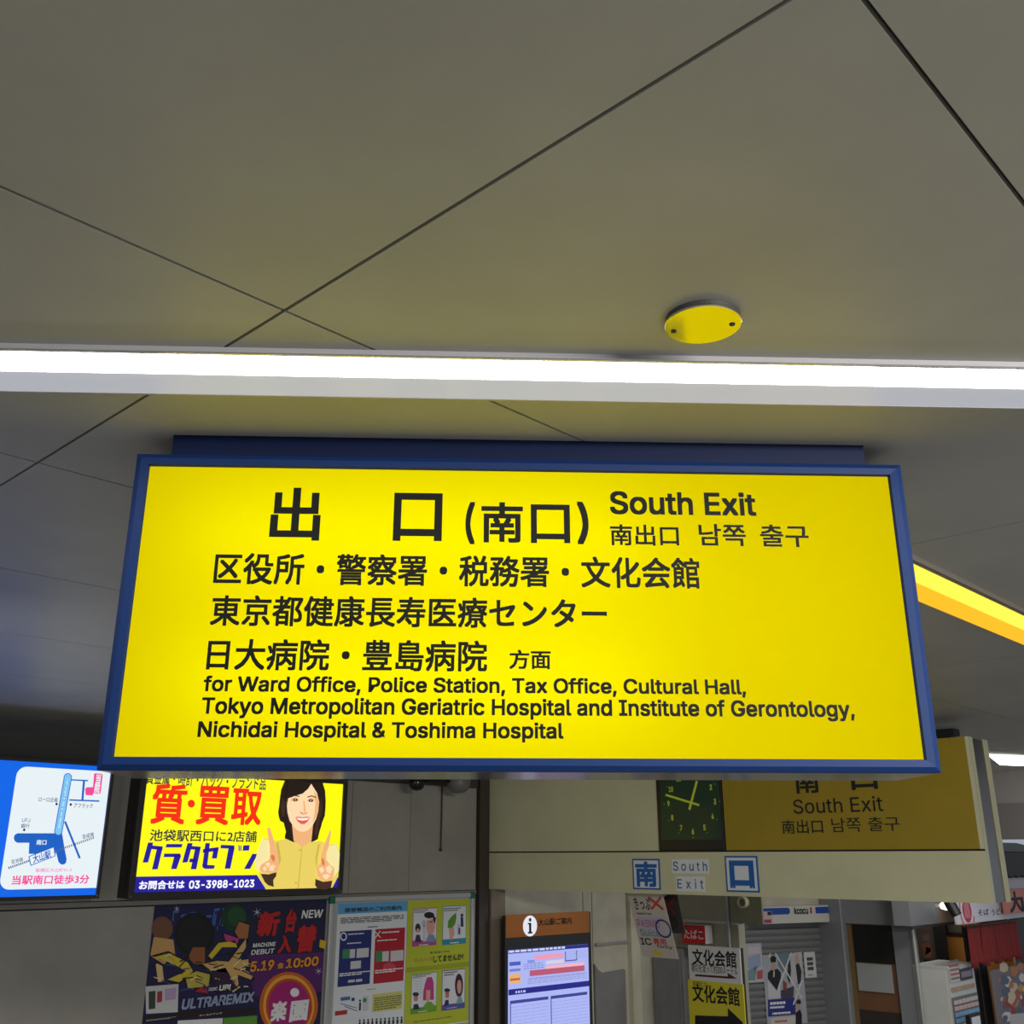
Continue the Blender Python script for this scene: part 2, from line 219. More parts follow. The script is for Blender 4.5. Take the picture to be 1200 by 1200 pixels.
    '2': (453, [[64,0,64,47,234,229,282,282,311,327,318,348,320,371,317,397,308,419,293,436,273,449,250,457,224,460,196,457,172,447,153,433,139,413,130,390,127,362,66,362,71,405,86,442,111,473,143,496,182,511,225,516,268,511,306,497,337,474,361,445,376,411,381,372,378,345,371,318,357,290,336,259,267,180,153,60,153,57,389,57,389,0]]),
    '3': (453, [[218,-7,173,-3,133,10,98,30,70,57,52,91,44,132,109,132,115,107,126,87,144,71,165,59,191,52,219,50,248,53,275,61,297,74,315,93,325,116,329,145,326,172,316,196,299,217,275,234,242,244,201,248,157,248,157,299,288,448,288,452,70,452,70,509,372,509,372,461,211,278,211,289,247,290,279,286,308,276,333,262,354,244,371,222,387,186,393,145,390,116,383,90,370,66,344,36,309,12,266,-2]]),
    '4': (453, [[40,105,40,158,247,509,311,509,109,166,109,163,413,163,413,105],[282,0,282,121,282,146,282,318,343,318,343,0]]),
    '5': (453, [[221,-7,178,-2,140,11,108,32,83,60,66,93,60,130,122,130,127,108,138,89,154,73,173,60,196,52,221,50,250,53,276,64,298,82,314,104,324,131,328,162,324,193,314,221,297,244,275,262,248,273,218,277,192,275,167,268,145,258,128,246,67,253,96,509,366,509,366,452,151,452,134,301,136,301,155,315,178,325,203,331,229,334,263,330,294,321,321,306,345,285,364,260,379,231,388,199,391,163,385,117,369,76,343,41,309,15,282,3,253,-4]]),
    '6': (453, [[226,-7,182,-1,142,15,109,40,84,74,69,115,64,162,68,199,80,239,102,285,137,340,252,509,322,509,151,261,145,261,165,288,196,307,235,314,278,309,316,295,346,271,370,240,384,201,389,157,384,112,368,73,343,39,310,14,271,-2],[226,48,254,52,279,63,299,79,314,101,324,128,327,157,324,187,314,213,299,235,279,251,254,262,226,265,198,262,174,252,153,235,138,214,128,188,125,158,128,128,138,102,153,79,174,63,198,52]]),
    '7': (453, [[97,0,323,448,323,452,62,452,62,509,391,509,391,449,165,0]]),
    '8': (453, [[226,-7,178,-2,136,11,101,33,74,62,57,96,52,135,55,166,65,195,81,220,101,241,125,256,153,265,153,267,129,276,109,289,93,308,80,330,73,354,70,380,75,417,90,450,114,477,146,498,184,511,226,516,269,511,306,498,337,477,361,450,377,417,382,380,376,342,359,308,343,289,323,276,300,267,300,265,327,256,351,241,372,220,387,195,397,166,401,135,398,109,391,84,378,62,352,33,317,11,275,-2],[226,49,258,52,285,60,307,74,323,91,333,113,337,139,333,165,322,189,305,208,283,223,256,232,226,235,196,232,169,223,147,208,130,189,119,165,115,139,119,113,129,91,145,74,167,60,195,52],[226,290,252,292,274,300,293,313,307,330,316,351,319,376,316,399,308,420,294,437,275,449,252,457,226,460,200,457,177,449,159,437,145,420,136,399,133,376,136,351,145,330,159,313,178,300,201,292]]),
    '9': (453, [[226,516,271,510,310,494,343,468,368,434,384,393,389,347,385,309,373,270,350,224,315,168,200,0,130,0,301,248,307,248,287,221,257,202,218,195,175,199,137,214,106,237,83,269,68,307,64,352,69,397,85,436,110,469,143,494,182,510],[226,460,199,457,174,446,154,429,138,407,129,381,125,352,129,322,138,295,154,274,174,257,199,247,226,243,254,247,279,257,299,273,314,295,324,321,327,350,324,381,314,407,299,429,279,446,254,457]]),
    ',': (188, [[38,-119,68,71,137,71,84,-119]]),
    '.': (188, [[95,-4,78,-1,63,9,53,24,50,41,53,59,63,73,78,83,95,87,113,83,128,73,138,59,141,41,138,24,128,9,113,-1]]),
    '&': (448, [[197,-7,150,-2,110,12,78,34,54,62,39,96,34,133,37,163,47,189,63,213,85,235,140,279,216,335,237,352,255,375,260,389,262,405,258,427,245,445,226,457,201,461,184,459,168,453,155,444,145,431,139,416,137,399,139,380,145,363,169,327,204,284,438,0,364,0,171,231,121,293,87,344,78,370,75,398,79,430,91,458,109,481,134,499,165,510,200,513,235,510,266,499,290,482,308,459,320,433,324,404,322,382,315,362,291,325,256,293,154,217,128,195,110,174,100,154,97,131,100,108,109,87,124,70,143,57,166,49,193,46,223,50,251,59,278,75,301,95,321,121,336,151,346,186,349,224,408,224,405,180,397,144,385,115,371,92,345,62,333,47,305,23,271,7,234,-3]]),
    '-': (453, [[337,244,337,188,114,188,114,244]]),
    ':': (188, [[95,-4,78,-1,63,9,53,24,50,41,53,59,63,73,78,83,95,87,113,83,128,73,138,59,141,41,138,24,128,9,113,-1],[95,271,78,274,63,284,53,299,50,316,53,334,63,349,78,359,95,362,113,359,128,349,138,334,141,316,138,299,128,284,113,274]]),
    '?': (358, [[132,152,132,159,134,200,141,230,153,252,168,269,209,298,230,314,247,334,258,357,262,384,259,406,250,425,237,441,220,452,200,459,178,462,157,459,137,453,120,441,106,425,96,404,92,378,27,378,33,418,49,452,73,479,103,499,138,511,178,516,219,511,255,498,284,478,306,451,319,418,324,382,319,344,306,311,284,284,254,261,219,235,207,221,200,205,194,158,194,152],[164,-4,146,-1,131,9,121,24,118,41,121,58,131,73,146,83,164,86,181,83,196,73,206,58,209,41,206,24,196,9,181,-1]]),
    '(': (273, [[89,207,92,264,101,324,114,384,132,441,153,494,177,539,236,539,212,485,191,428,174,370,161,313,154,258,151,207,154,161,160,115,188,16,236,-96,177,-96,139,-21,111,55,95,131]]),
    ')': (273, [[37,-96,86,18,113,116,120,162,122,207,119,258,112,313,99,370,82,428,62,485,37,539,97,539,121,494,142,441,159,384,173,323,181,264,184,207,178,130,161,53,134,-22,97,-96]]),
    '/': (249, [[235,533,71,-76,14,-76,178,533]]),
    '!': (196, [[67,160,63,509,132,509,128,160],[98,-4,81,-1,66,9,56,24,52,41,56,58,66,73,81,83,98,86,116,83,130,73,140,58,143,41,140,24,130,9,116,-1]]),
    ' ': (188, []),
}

GLY = {k: (w/1000, [[(q[i]/1000, q[i+1]/1000) for i in range(0, len(q), 2)] for q in ps]) for k, (w, ps) in GLY.items()}
_G = {}
def curve_mesh(c):
    o = bpy.data.objects.new('temporary', c); COL.objects.link(o); bpy.context.view_layer.update()
    dg = bpy.context.evaluated_depsgraph_get(); me = bpy.data.meshes.new_from_object(o.evaluated_get(dg))
    out = ([(v.co.x, v.co.y) for v in me.vertices], [list(p.vertices) for p in me.polygons])
    bpy.data.objects.remove(o); bpy.data.meshes.remove(me); bpy.data.curves.remove(c)
    return out
def glyph(ch):
    if ch not in _G:
        ps = GLY[ch][1]
        if not ps: _G[ch] = ([], [])
        else:
            sa = lambda q: sum(q[i][0]*q[(i+1) % len(q)][1]-q[(i+1) % len(q)][0]*q[i][1] for i in range(len(q)))
            def inside(pt, q):
                r = False
                for i in range(len(q)):
                    (xa, ya), (xb, yb) = q[i], q[i-1]
                    if (ya > pt[1]) != (yb > pt[1]) and pt[0] < (xb-xa)*(pt[1]-ya)/(yb-ya)+xa: r = not r
                return r
            sg = sa(max(ps, key=lambda q: abs(sa(q)))); V, F = [], []
            for q in ps:
                if sa(q)*sg < 0: continue
                loops = [[Vector((x, y, 0)) for x, y in l] for l in [q]+[h for h in ps if sa(h)*sg < 0 and inside(h[0], q)]]
                k = len(V); V += [(v.x, v.y) for l in loops for v in l]
                F += [[k+j for j in t] for t in tessellate_polygon(loops)]
            for t in F:
                (x0, y0), (x1, y1), (x2, y2) = (V[i] for i in t)
                if (x1-x0)*(y2-y0)-(x2-x0)*(y1-y0) < 0: t.reverse()
            _G[ch] = (V, F)
    return _G[ch]
def raw_text(s, spacing=1.0):
    if (s, spacing) in _G: return _G[(s, spacing)]
    if all(ch in GLY or ch == ' ' for ch in s):
        V, F, x = [], [], 0.0
        for ch in s:
            if ch != ' ':
                v, f = glyph(ch); k = len(V); V += [(a+x, b) for a, b in v]; F += [[k+j for j in q] for q in f]
            x += (GLY[ch][0] if ch in GLY else .2)*1.0+(spacing-1)*.5
        r = (V, F)
    else:
        c = bpy.data.curves.new('text', 'FONT'); c.body = s; c.size = 1; c.space_character = spacing; c.resolution_u = 3
        if '\n' in s: c.align_x = 'CENTER'; c.space_line = 0.92
        r = curve_mesh(c)
    _G[(s, spacing)] = r; return r
def text(mb, s, ll, ur, m, y, w=.018, shear=0.0, rot=0.0, spacing=1.0):
    """write s into the box ll..ur (plane coordinates); w thickens the strokes"""
    V, F = raw_text(s, spacing)
    if w >= .02: offs = [(-w,-w),(w,-w),(-w,w),(w,w),(0,0)]
    elif w > 0: offs = [(-w,-w),(w,-w),(-w,w),(w,w)]
    else: offs = [(0,0)]
    x0 = min(v[0] for v in V)-w; x1 = max(v[0] for v in V)+w; b0 = min(v[1] for v in V)-w; b1 = max(v[1] for v in V)+w
    sx = (ur[0]-ll[0])/(x1-x0); sy = (ur[1]-ll[1])/(b1-b0)
    cx, cy = (ll[0]+ur[0])/2, (ll[1]+ur[1])/2; H = ur[1]-ll[1]
    if shear: sx = (ur[0]-ll[0]-abs(shear)*H)/(x1-x0)
    cr, sr = math.cos(rot), math.sin(rot)
    for k, (ox, oy) in enumerate(offs):
        vs = []
        for a, b in V:
            q = (a+ox-x0)*sx; t = (b+oy-b0)*sy
            q += ll[0]+(shear*t if shear >= 0 else -shear*(H-t)); t += ll[1]
            if rot: q, t = cx+(q-cx)*cr-(t-cy)*sr, cy+(q-cx)*sr+(t-cy)*cr
            vs.append((q, y-k*.00005, t))
        mb.add(vs, F, m)
    return mb
def T(mb, fr, s, p0, p1, m, y, **k):
    return text(mb, s, fr.p(*p0), fr.p(*p1), m, y, **k)
def PG(mb, fr, pts, m, y): return mb.poly([fr.p(*q) for q in pts], y, m)
def RC(mb, fr, p0, p1, m, y):
    a, b = fr.p(*p0); c, d = fr.p(*p1); return mb.poly([(a, b), (c, b), (c, d), (a, d)], y, m)
def EL(mb, fr, c, rx, ry, m, y, n=28, inner=0.0):
    """ellipse given by its centre and radii in pixels, read off on the plane"""
    pts = [fr.p(c[0]+rx*math.cos(2*math.pi*i/n), c[1]+ry*math.sin(2*math.pi*i/n)) for i in range(n)]
    if not inner: return mb.poly(pts, y, m)
    q = [fr.p(c[0]+rx*inner*math.cos(2*math.pi*i/n), c[1]+ry*inner*math.sin(2*math.pi*i/n)) for i in range(n)]
    return mb.add([(a, y, b) for a, b in pts+q], [(i, n+i, n+(i+1) % n, (i+1) % n) for i in range(n)], m)
def LN(mb, fr, p0, p1, wpx, m, y):
    dx, dy = p1[0]-p0[0], p1[1]-p0[1]; L = math.hypot(dx, dy); nx, ny = -dy/L*wpx/2, dx/L*wpx/2
    return PG(mb, fr, [(p0[0]+nx, p0[1]+ny), (p1[0]+nx, p1[1]+ny), (p1[0]-nx, p1[1]-ny), (p0[0]-nx, p0[1]-ny)], m, y)
def BARS(mb, fr, p0, p1, rows, m, y, fill=.55, seg=4):
    """rows of small broken strokes: print too fine to read"""
    a, b = fr.p(*p0); c, d = fr.p(*p1); h = (d-b)/rows
    for i in range(rows):
        x = a; z0 = b+h*(i+.5-fill/2); z1 = b+h*(i+.5+fill/2)
        while x < c-1e-4:
            L = (c-a)/seg*random.uniform(.25, .9); e = min(c, x+L)
            mb.poly([(x, z0), (e, z0), (e, z1), (x, z1)], y, m); x = e+(c-a)*.02
            if i == 0 and x > a+(c-a)*.7: break
# ------------------------------------------------------------------ the setting
CEIL = 0.90                                   # ceiling above the camera
def hz(px, py, z):                            # where a sight line meets a level plane
    d = ray(px, py); return CAM + d*(z/d.z)
ceil_m = mat('ceiling_paint', (182, 181, 174), .42, mottle=.08, scale=2.2, bump=.02, spec=.4)
seam_m = mat('seam_dark', (54, 51, 48), .9)
floor_m = mat('floor_tile', (150, 149, 144), .5, mottle=.15, scale=3)
wallg = mat('grey_wall_panel', (150, 146, 138), .5, mottle=.14, scale=1.6, bump=.08)
walld = mat('dark_wall_trim', (58, 55, 52), .5)
cream = mat('cream_steel_panel', (202, 199, 163), .42, mottle=.07, scale=2.0)
creamw = mat('cream_wall_panel', (196, 190, 172), .5, mottle=.16, scale=2.5)
steel = mat('brushed_steel', (150, 148, 145), .33, metal=.9)
alu = mat('aluminium', (190, 190, 188), .38, metal=.6)
black = mat('black_plastic', (22, 22, 24), .45)
greyp = mat('grey_paint', (150, 152, 155), .5, mottle=.06)
white = mat('white_paint', (226, 226, 224), .5)

def world_fr(x=0, y=0, z=0): return Fr((x, y, z), (1, 0, 0))
g = MB()
g.box(-9, 32, -8, 12, -.06, 0, floor_m)
g.build('floor', fr=world_fr(), kind='structure')

# ceiling: boards with open joints under a dark deck
c = MB()
xs = [-5.5, -3.384, -1.269, .846, 2.961, 5.076, 7.42, 9.6, 12.0]
ys = [.325+1.034*k for k in range(-6, 10)]
gp = .0034
for i in range(len(xs)-1):
    for j in range(len(ys)-1):
        c.box(xs[i]+gp, xs[i+1]-gp, ys[j]+gp, ys[j+1]-gp, 0, .012, ceil_m)
c.box(xs[0], xs[-1], ys[0], ys[-1], .012, .06, seam_m)
c.build('ceiling', fr=world_fr(z=CAMZ+CEIL), kind='structure')

YL, XB = 6.89, 6.911
w = MB()
zt = .72
w.box(-4, 6.72, 0, .2, -CAMZ, -.315, wallg)              # lower wall
w.box(-4, 6.72, -.01, .2, -.305, -.275, mat('wall_rail', (128, 125, 118), .45, mottle=.08))
for a0, a1 in ((-4, 1.2), (1.205, 3.2), (3.205, 5.30), (5.305, 5.93), (5.935, 6.72)):
    w.box(a0, a1, 0, .2, -.27, .6, wallg)
w.box(-4, 6.72, .012, .2, -.32, .6, seam_m)
w.build('wall_left', fr=FY(YL), kind='structure')
t = MB(); t.box(-4, 6.72, -.02, .2, .6, .735, walld)
t.build('trim_1', fr=FY(YL), kind='structure')
t = MB(); t.box(6.72, 6.93, .02, .25, -CAMZ, .735, mat('dark_brown_steel', (62, 52, 44), .45)); t.box(6.74, 6.80, -.03, .02, -CAMZ, .735, mat('dark_brown_steel', (62, 52, 44), .45))
t.build('trim_2', fr=FY(YL), kind='structure')
b = MB(); b.box(-9, 32, 4.2, 4.3, -CAMZ, CEIL+.06, wallg)
b.build('wall_back', fr=FY(YL), kind='structure')

# header across the exit, facing the concourse
F_B = FX(XB)
YE = 2.50
h = MB()
a_l, a_e = -6.915, -YE
def ax(px, py): return F_B.p(px, py)[0]
aCl, aCr = ax(773, 990), ax(850.5, 990)
h.box(a_l, aCl-.004, 0, .03, .052, .75, cream)
h.box(a_l, a_e, 0, .03, -.27, .040, cream)
h.box(a_l, a_e-.03, .02, .32, -.26, .74, cream)
h.box(a_l, a_e-.002, .012, .02, .03, .06, black)
h.build('wall_front', fr=F_B, kind='structure')
e = MB()
e.box(a_e-.03, a_e, .03, .07, -.27, .75, cream); e.box(a_e-.03, a_e, .27, .34, -.27, .75, cream)
e.box(a_e-.03, a_e-.008, .07, .27, -.268, .745, mat('dark_steel_channel', (120, 118, 116), .28, metal=.95))
e.build('trim_3', fr=F_B, kind='structure')

# ------------------------------------------------------------------ big backlit exit sign
psi = math.radians(2.25)
r_s = RGT*math.cos(psi)+FWD*math.sin(psi)
SK_ = 2.08
blc = CAM + RGT*(-.4003*SK_) + FWD*SK_ + UPV*(.080*SK_)
F_S = Fr(blc, r_s)
SW, SH, SD = 1.722, .683, .225
blue = mat('blue_frame_paint', (17, 43, 92), .5, spec=.16)
sign = thing('exit_sign', 'large backlit yellow exit sign in a blue frame, hung below the ceiling', 'sign', F_S)
i0, j0 = F_S.p(132.5, 886); i1, j1 = F_S.p(1043, 556)
i1 = (i1+F_S.p(1084.5, 888.7)[0])/2; j1 = (j1+F_S.p(173, 545)[1])/2
i0 = (i0+F_S.p(173, 545)[0])/2
fm = MB()
def mitred(mb, o, q, y0, yin, m):       # picture-frame moulding: o outer rect, q inner rect
    O = [(o[0], o[1]), (o[2], o[1]), (o[2], o[3]), (o[0], o[3])]; I = [(q[0], q[1]), (q[2], q[1]), (q[2], q[3]), (q[0], q[3])]
    ch = .006
    for k in range(4):
        k2 = (k+1) % 4
        def mixp(P, Q, f): return (P[0]+(Q[0]-P[0])*f, P[1]+(Q[1]-P[1])*f)
        A, B, Cc, D = O[k], O[k2], I[k2], I[k]
        A1, B1 = mixp(A, D, .4), mixp(B, Cc, .4); D1, C1 = mixp(A, D, .93), mixp(B, Cc, .93)
        vs = [(A[0], y0+ch, A[1]), (B[0], y0+ch, B[1]), (B1[0], y0, B1[1]), (A1[0], y0, A1[1]), (C1[0], y0+.002, C1[1]), (D1[0], y0+.002, D1[1]), (Cc[0], yin, Cc[1]), (D[0], yin, D[1]), (A[0], y0+.045, A[1]), (B[0], y0+.045, B[1])]
        mb.add(vs, [(0, 1, 2, 3), (3, 2, 4, 5), (5, 4, 6, 7), (8, 9, 1, 0)], m)
mitred(fm, (0, 0, SW, SH), (i0, j0, i1, j1), 0, .012, blue)
fm.build('frame', sign)
hb = MB()
hb.box(0.002, .012, .03, SD, .004, SH-.004, blue); hb.box(SW-.012, SW-.002, .03, SD, .004, SH-.004, blue)
hb.box(.002, SW-.002, .03, SD, SH-.0139, SH-.002, blue)
hb.box(.002, SW-.002, SD-.01, SD, .004, SH-.004, mat('white_enamel_inside', (120, 120, 116), .8))
hb.build('housing', sign)
bp = MB(); bp.box(.004, SW-.004, .02, SD, -.001, .012, mat('polished_base_plate', (165, 165, 170), .16, metal=.9))
bp.build('base_plate', sign)
mt = MB(); mt.box(F_S.p(200, 520)[0], F_S.p(1015.5, 530)[0], .014, .17, SH-.012, CAMZ+CEIL-F_S.o.z, mat('dark_blue_mount', (9, 24, 60), .5, spec=.2))
mt.build('mount', sign)
# the yellow sheet lets the light of the tubes inside through
ym = bpy.data.materials.new('yellow_translucent_sheet'); ym.use_nodes = True; nt = ym.node_tree
for n in list(nt.nodes): nt.nodes.remove(n)
o_ = nt.nodes.new('ShaderNodeOutputMaterial'); tr = nt.nodes.new('ShaderNodeBsdfTranslucent'); em = nt.nodes.new('ShaderNodeEmission'); ad = nt.nodes.new('ShaderNodeAddShader')
tr.inputs['Color'].default_value = (.88, .86, .0, 1)
em.inputs['Color'].default_value = (*lin((217, 195, 0)), 1); em.inputs['Strength'].default_value = .47
nt.links.new(tr.outputs[0], ad.inputs[0]); nt.links.new(em.outputs[0], ad.inputs[1]); nt.links.new(ad.outputs[0], o_.inputs['Surface'])
pn = MB(); pn.box(i0-.004, i1+.004, .0125, .0155, j0-.004, j1+.004, ym)
pn.build('panel', sign)
def tube_light(x, z, L, pw, col):
    l = bpy.data.lights.new('sign_tube', 'AREA'); l.shape = 'RECTANGLE'; l.size = L; l.size_y = .03; l.energy = pw; l.color = col
    o = bpy.data.objects.new('sign_tube', l); COL.objects.link(o); o.parent = sign
    o.location = (x, SD-.03, z); o.rotation_euler = (math.radians(90), 0, math.pi)   # shines towards the sheet
    o.rotation_euler = Vector((0, -1, 0)).to_track_quat('-Z', 'Y').to_euler()
TUBE_P = .46
tube_light(SW*.36, SH*.26, 1.0, TUBE_P, (.86, 1, .6)); tube_light(SW*.36, SH*.74, 1.0, TUBE_P, (.86, 1, .6))
dk = mat('sign_lettering', (9, 11, 4), .65, spec=.2)
Y0 = .0105
S5 = lambda x, y: (120+.41667*x, 500+.41667*y)
S6 = lambda x, y: (600+.43333*x, 500+.43333*y)
for s, p0, p1, wt in [
    ('出', S5(465,315), S5(617,168), .024), ('口', S5(815,317), S5(957,183), .024),
    ('(', (545,636), (557,586.5), .015), ('南', (563.8,634), (613,587), .022), ('口', S6(52,311), S6(157,207), .022), (')', S6(178,314), S6(207,199), .015),
    ('South Exit', S6(267,233), S6(660,174), .02),
    ('南出口', S6(268,317), S6(452,262), .019), ('남쪽', S6(510,318), S6(633,260), .017), ('출구', S6(677,321), S6(803,262), .017),
    ('区役所・警察署・税務署・文化会館', (247.9,683), (820,652), .0195),
    ('東京都健康長寿医療センター', (243.8,732), (711.4,700), .0195),
    ('日大病院・豊島病院', (239.6,784), (571.3,749.5), .0195), ('方面', (597,783), (645.7,760.5), .022),
    ('for Ward Office, Police Station, Tax Office, Cultural Hall,', (235.8,813), (874.7,794.8), .0205),
    ('Tokyo Metropolitan Geriatric Hospital and Institute of Gerontology,', (233.3,841), (1002,820), .0205),
    ('Nichidai Hospital & Toshima Hospital', (229,868), (660.7,846), .0205)]:
    m = MB(); T(m, F_S, s, p0, p1, dk, Y0, w=wt); m.build('lettering', sign)

# ------------------------------------------------------------------ ceiling fittings
TH = .014
pN, pF = hz(600, 413, CEIL), hz(600, 467.5, CEIL-TH)
F_L = Fr((pN.x, pN.y, CAMZ+CEIL), r_s)
def dep(py):
    q = hz(600, py, CEIL-TH)-F_L.o; return q.dot(-F_L.n)
d1, d2, d3 = dep(421.5), dep(445), dep(467.5)
lt = thing('ceiling_light', 'long white strip light across the ceiling in front of the yellow exit sign', 'ceiling light', F_L)
m = MB(); m.box(-3.2, 3.2, 0, d3, -TH+.001, 0, mat('lamp_housing', (176, 174, 178), .3, spec=.6)); m.box(-3.2, 3.2, d3, d3+.006, -TH-.002, 0, mat('lamp_housing', (176, 174, 178), .3, spec=.6))
m.box(-3.2, 3.2, -.003, .012, -TH-.001, -TH+.002, mat('lamp_lip', (185, 183, 186), .2, metal=.7))
m.build('housing', lt)
m = MB(); m.add([(a, y, z) for a in (-3.18, 3.18) for y, z in ((d1, -TH), (d1+.008, -TH-.004), (d2-.008, -TH-.004), (d2, -TH))],
                [(0, 1, 5, 4), (1, 2, 6, 5), (2, 3, 7, 6)], glow(255, 252, 246, k=15.0)); m.build('diffuser', lt)
m = MB(); m.box(-3.18, 3.18, d2, d3, -TH-.001, -TH+.001, glow(196, 198, 208, k=.70)); m.build('glowing_reflector', lt)  # plate glows by itself, in place of the lamp's light on it

q0 = hz(1072, 661.7, CEIL-.02); q1 = hz(1077.5, 706, CEIL-.02)
F_Y = Fr((2.2, (hz(1072, 661.7, CEIL).y+hz(1200, 719, CEIL).y)/2, CAMZ+CEIL), (1, 0, 0))
# this strip runs along +X, its yellow lens between two lines of the ceiling
yl_ = (hz(1077.5, 706, CEIL-.02).y+hz(1200, 755, CEIL-.02).y)/2; yn_ = (hz(1072, 663.5, CEIL-.02).y+hz(1200, 721, CEIL-.02).y)/2
ys_ = thing('strip_light', 'amber yellow strip light on the ceiling right of the exit sign', 'ceiling light', Fr((3.9, yn_, CAMZ+CEIL), (1, 0, 0)))
wd = yl_-yn_
m = MB(); m.box(-1.2, 2.0, -.02, wd+.004, -.019, 0, mat('strip_light_housing', (120, 112, 104), .4)); m.build('housing', ys_)
m = MB(); m.box(-1.2, 2.0, 0, wd*.45, -.0215, -.018, glow(255, 226, 72, k=1.25)); m.build('diffuser', ys_, label='brighter pale yellow half')
m = MB(); m.box(-1.2, 2.0, wd*.45, wd, -.0205, -.018, glow(252, 192, 22, k=1.0)); m.build('glowing_reflector', ys_)

fz = [hz(1160, 887, CEIL-.02), hz(1215, 889, CEIL-.02), hz(1215, 898, CEIL-.02), hz(1172, 896.5, CEIL-.02)]
cc = sum(fz, Vector())/4
far = thing('recessed_light', 'small white ceiling light past the yellow sign header, at the right edge', 'ceiling light', Fr((cc.x, cc.y, CAMZ+CEIL), (1, 0, 0)))
m = MB(); m.prism([(p.x-cc.x, p.y-cc.y) for p in fz], 0, .02, glow(255, 255, 255, k=6.0))
m.v = [(a, z, -y) for a, y, z in m.v]; m.build('diffuser', far)
m = MB(); m.prism([((p.x-cc.x)*1.06, (p.y-cc.y)*1.06) for p in fz], 0, .016, white); m.v = [(a, z, -y) for a, y, z in m.v]; m.build('housing', far)

dc = hz(824, 381.5, CEIL-.014)
F_D = Fr((dc.x, dc.y, CAMZ+CEIL), r_s)
rad = (hz(869.3, 380, CEIL-.014)-hz(778.7, 383, CEIL-.014)).length/2
cp = thing('cover_plate', 'round polished cover plate with two screws on the ceiling', 'cover plate', F_D)
m = MB(); m.lathe([(rad*.97, 0), (rad*.97, -.008), (rad*.93, -.010)], mat('plate_rim', (96, 94, 92), .4, metal=.6), 'z', n=48); m.build('rim', cp, smooth=False)
m = MB(); m.lathe([(rad*.95, -.010), (rad, -.0105), (rad, -.013), (rad*.985, -.014)], mat('mirror_polished_plate', (232, 228, 220), .13, metal=1.0), 'z', n=64); m.build('plate', cp)
for px, py in ((789.4, 388.2), (858, 380)):
    q = hz(px, py, CEIL-.014)-F_D.o; m = MB(); cq = (q.dot(F_D.r), q.dot(-F_D.n), -.014)
    m.lathe([(.0052, 0), (.0052, -.0015), (.003, -.0026)], black, 'z', cq, 14); m.build('screw', cp)

F_H = FX(7.75)
q = F_H.p(1106, 838)
hg = thing('ceiling_bracket', 'black bracket hanging from the ceiling above the yellow South Exit panel', 'bracket', Fr((7.75, F_H.hit(1106, 838).y, CAMZ+CEIL), (0, -1, 0)))
m = MB(); m.box(-.075, .075, -.06, .06, -.05, 0, black); m.build('flange', hg)
m = MB(); m.box(-.055, .045, -.05, .05, -.26, -.05, black); m.build('body', hg)
m = MB(); m.tube([(.045, 0, -.13), (.13, 0, -.12), (.135, 0, -.17)], .006, black); m.build('arm', hg)
# ------------------------------------------------------------------ left wall: lightboxes
F_W = FY(YL)
F_F = FY(6.72)                                  # front of the lightboxes
ZT = F_F.p(0, 886)[1]
C1 = lambda x, y: (x*.19157, 840+y*.19167)      # map box
def lightbox(label, a0, a1, b0, b1, side_m, fw=.035):
    o = F_F.o+F_F.r*a0+UPV*b0
    fr = Fr(o, F_F.r); th = thing('advert_lightbox', label, 'lightbox', fr, 'backlit adverts on the left wall'); w, h = a1-a0, b1-b0
    m = MB()
    for q in ((0, fw, 0, h), (w-fw, w, 0, h), (fw, w-fw, 0, fw), (fw, w-fw, h-fw, h)): m.box(q[0], q[1], 0, .03, q[2], q[3], side_m)
    m.build('frame', th, bevel=.003)
    m = MB(); m.box(.006, w-.006, .03, .168, .006, h-.006, black); m.build('housing', th)
    for x in (.018, w-.018):
        for z in (.018, h-.018):
            m = MB(); m.lathe([(.006, 0), (.004, -.003)], steel, 'y', (x, 0, z), 12); m.build('screw', th)
    return th, fr
frame_dark = mat('lightbox_frame', (44, 40, 37), .4)
aR = (F_F.p(116.4, 1053)[0]+F_F.p(134, 909)[0])/2
bB = F_F.p(60, 1054.5)[1]
mapb, f_m = lightbox('blue backlit advert with a white street map, leftmost on the wall', aR-1.9, aR, bB, ZT, frame_dark, .022)
pan = MB(); B = glow(0, 98, 226); pan.box(.022, 1.9-.022, .012, .03, .022, ZT-bB-.022, B); pan_o = pan.build('panel', mapb)
m = MB(); Wm = glow(226, 236, 240); y = .0105
pw0 = f_m.p(*C1(2, 1050)); pw1 = f_m.p(*C1(140, 303))
zl, zh = f_m.p(*C1(300, 1052))[1], f_m.p(*C1(200, 306))[1]
al = (f_m.p(*C1(5, 990))[0]+f_m.p(*C1(102, 380))[0])/2; ar = 1.9-.024; rr = .06
pts = [(ar, zl), (ar, zh)]+[(al+rr-rr*math.sin(t*math.pi/12), zh-rr+rr*math.cos(t*math.pi/12)) for t in range(7)]+[(al+rr-rr*math.cos(t*math.pi/12), zl+rr-rr*math.sin(t*math.pi/12)) for t in range(7)]
m.poly(pts, y, Wm); m.build('map_sheet', mapb)
m = MB(); Bm = glow(20, 92, 190); y = .0098
def blob(q): return PG(m, f_m, [C1(*p) for p in q], Bm, y)
blob([(88,740),(94,722),(110,712),(340,712),(345,838),(180,838),(183,770),(110,770),(94,760)])
blob([(338,700),(384,712),(398,800),(412,870),(408,892),(395,903),(378,903),(362,888),(350,840),(338,800)])
for p0, p1, w_ in [((440,385),(543,390),8), ((518,390),(508,512),13), ((428,508),(612,515),9), ((402,640),(492,865),13)]:
    LN(m, f_m, C1(*p0), C1(*p1), w_*.19, Bm, y)
LN(m, f_m, C1(419,372), C1(361,700), 50*.19, Bm, y-.0003)
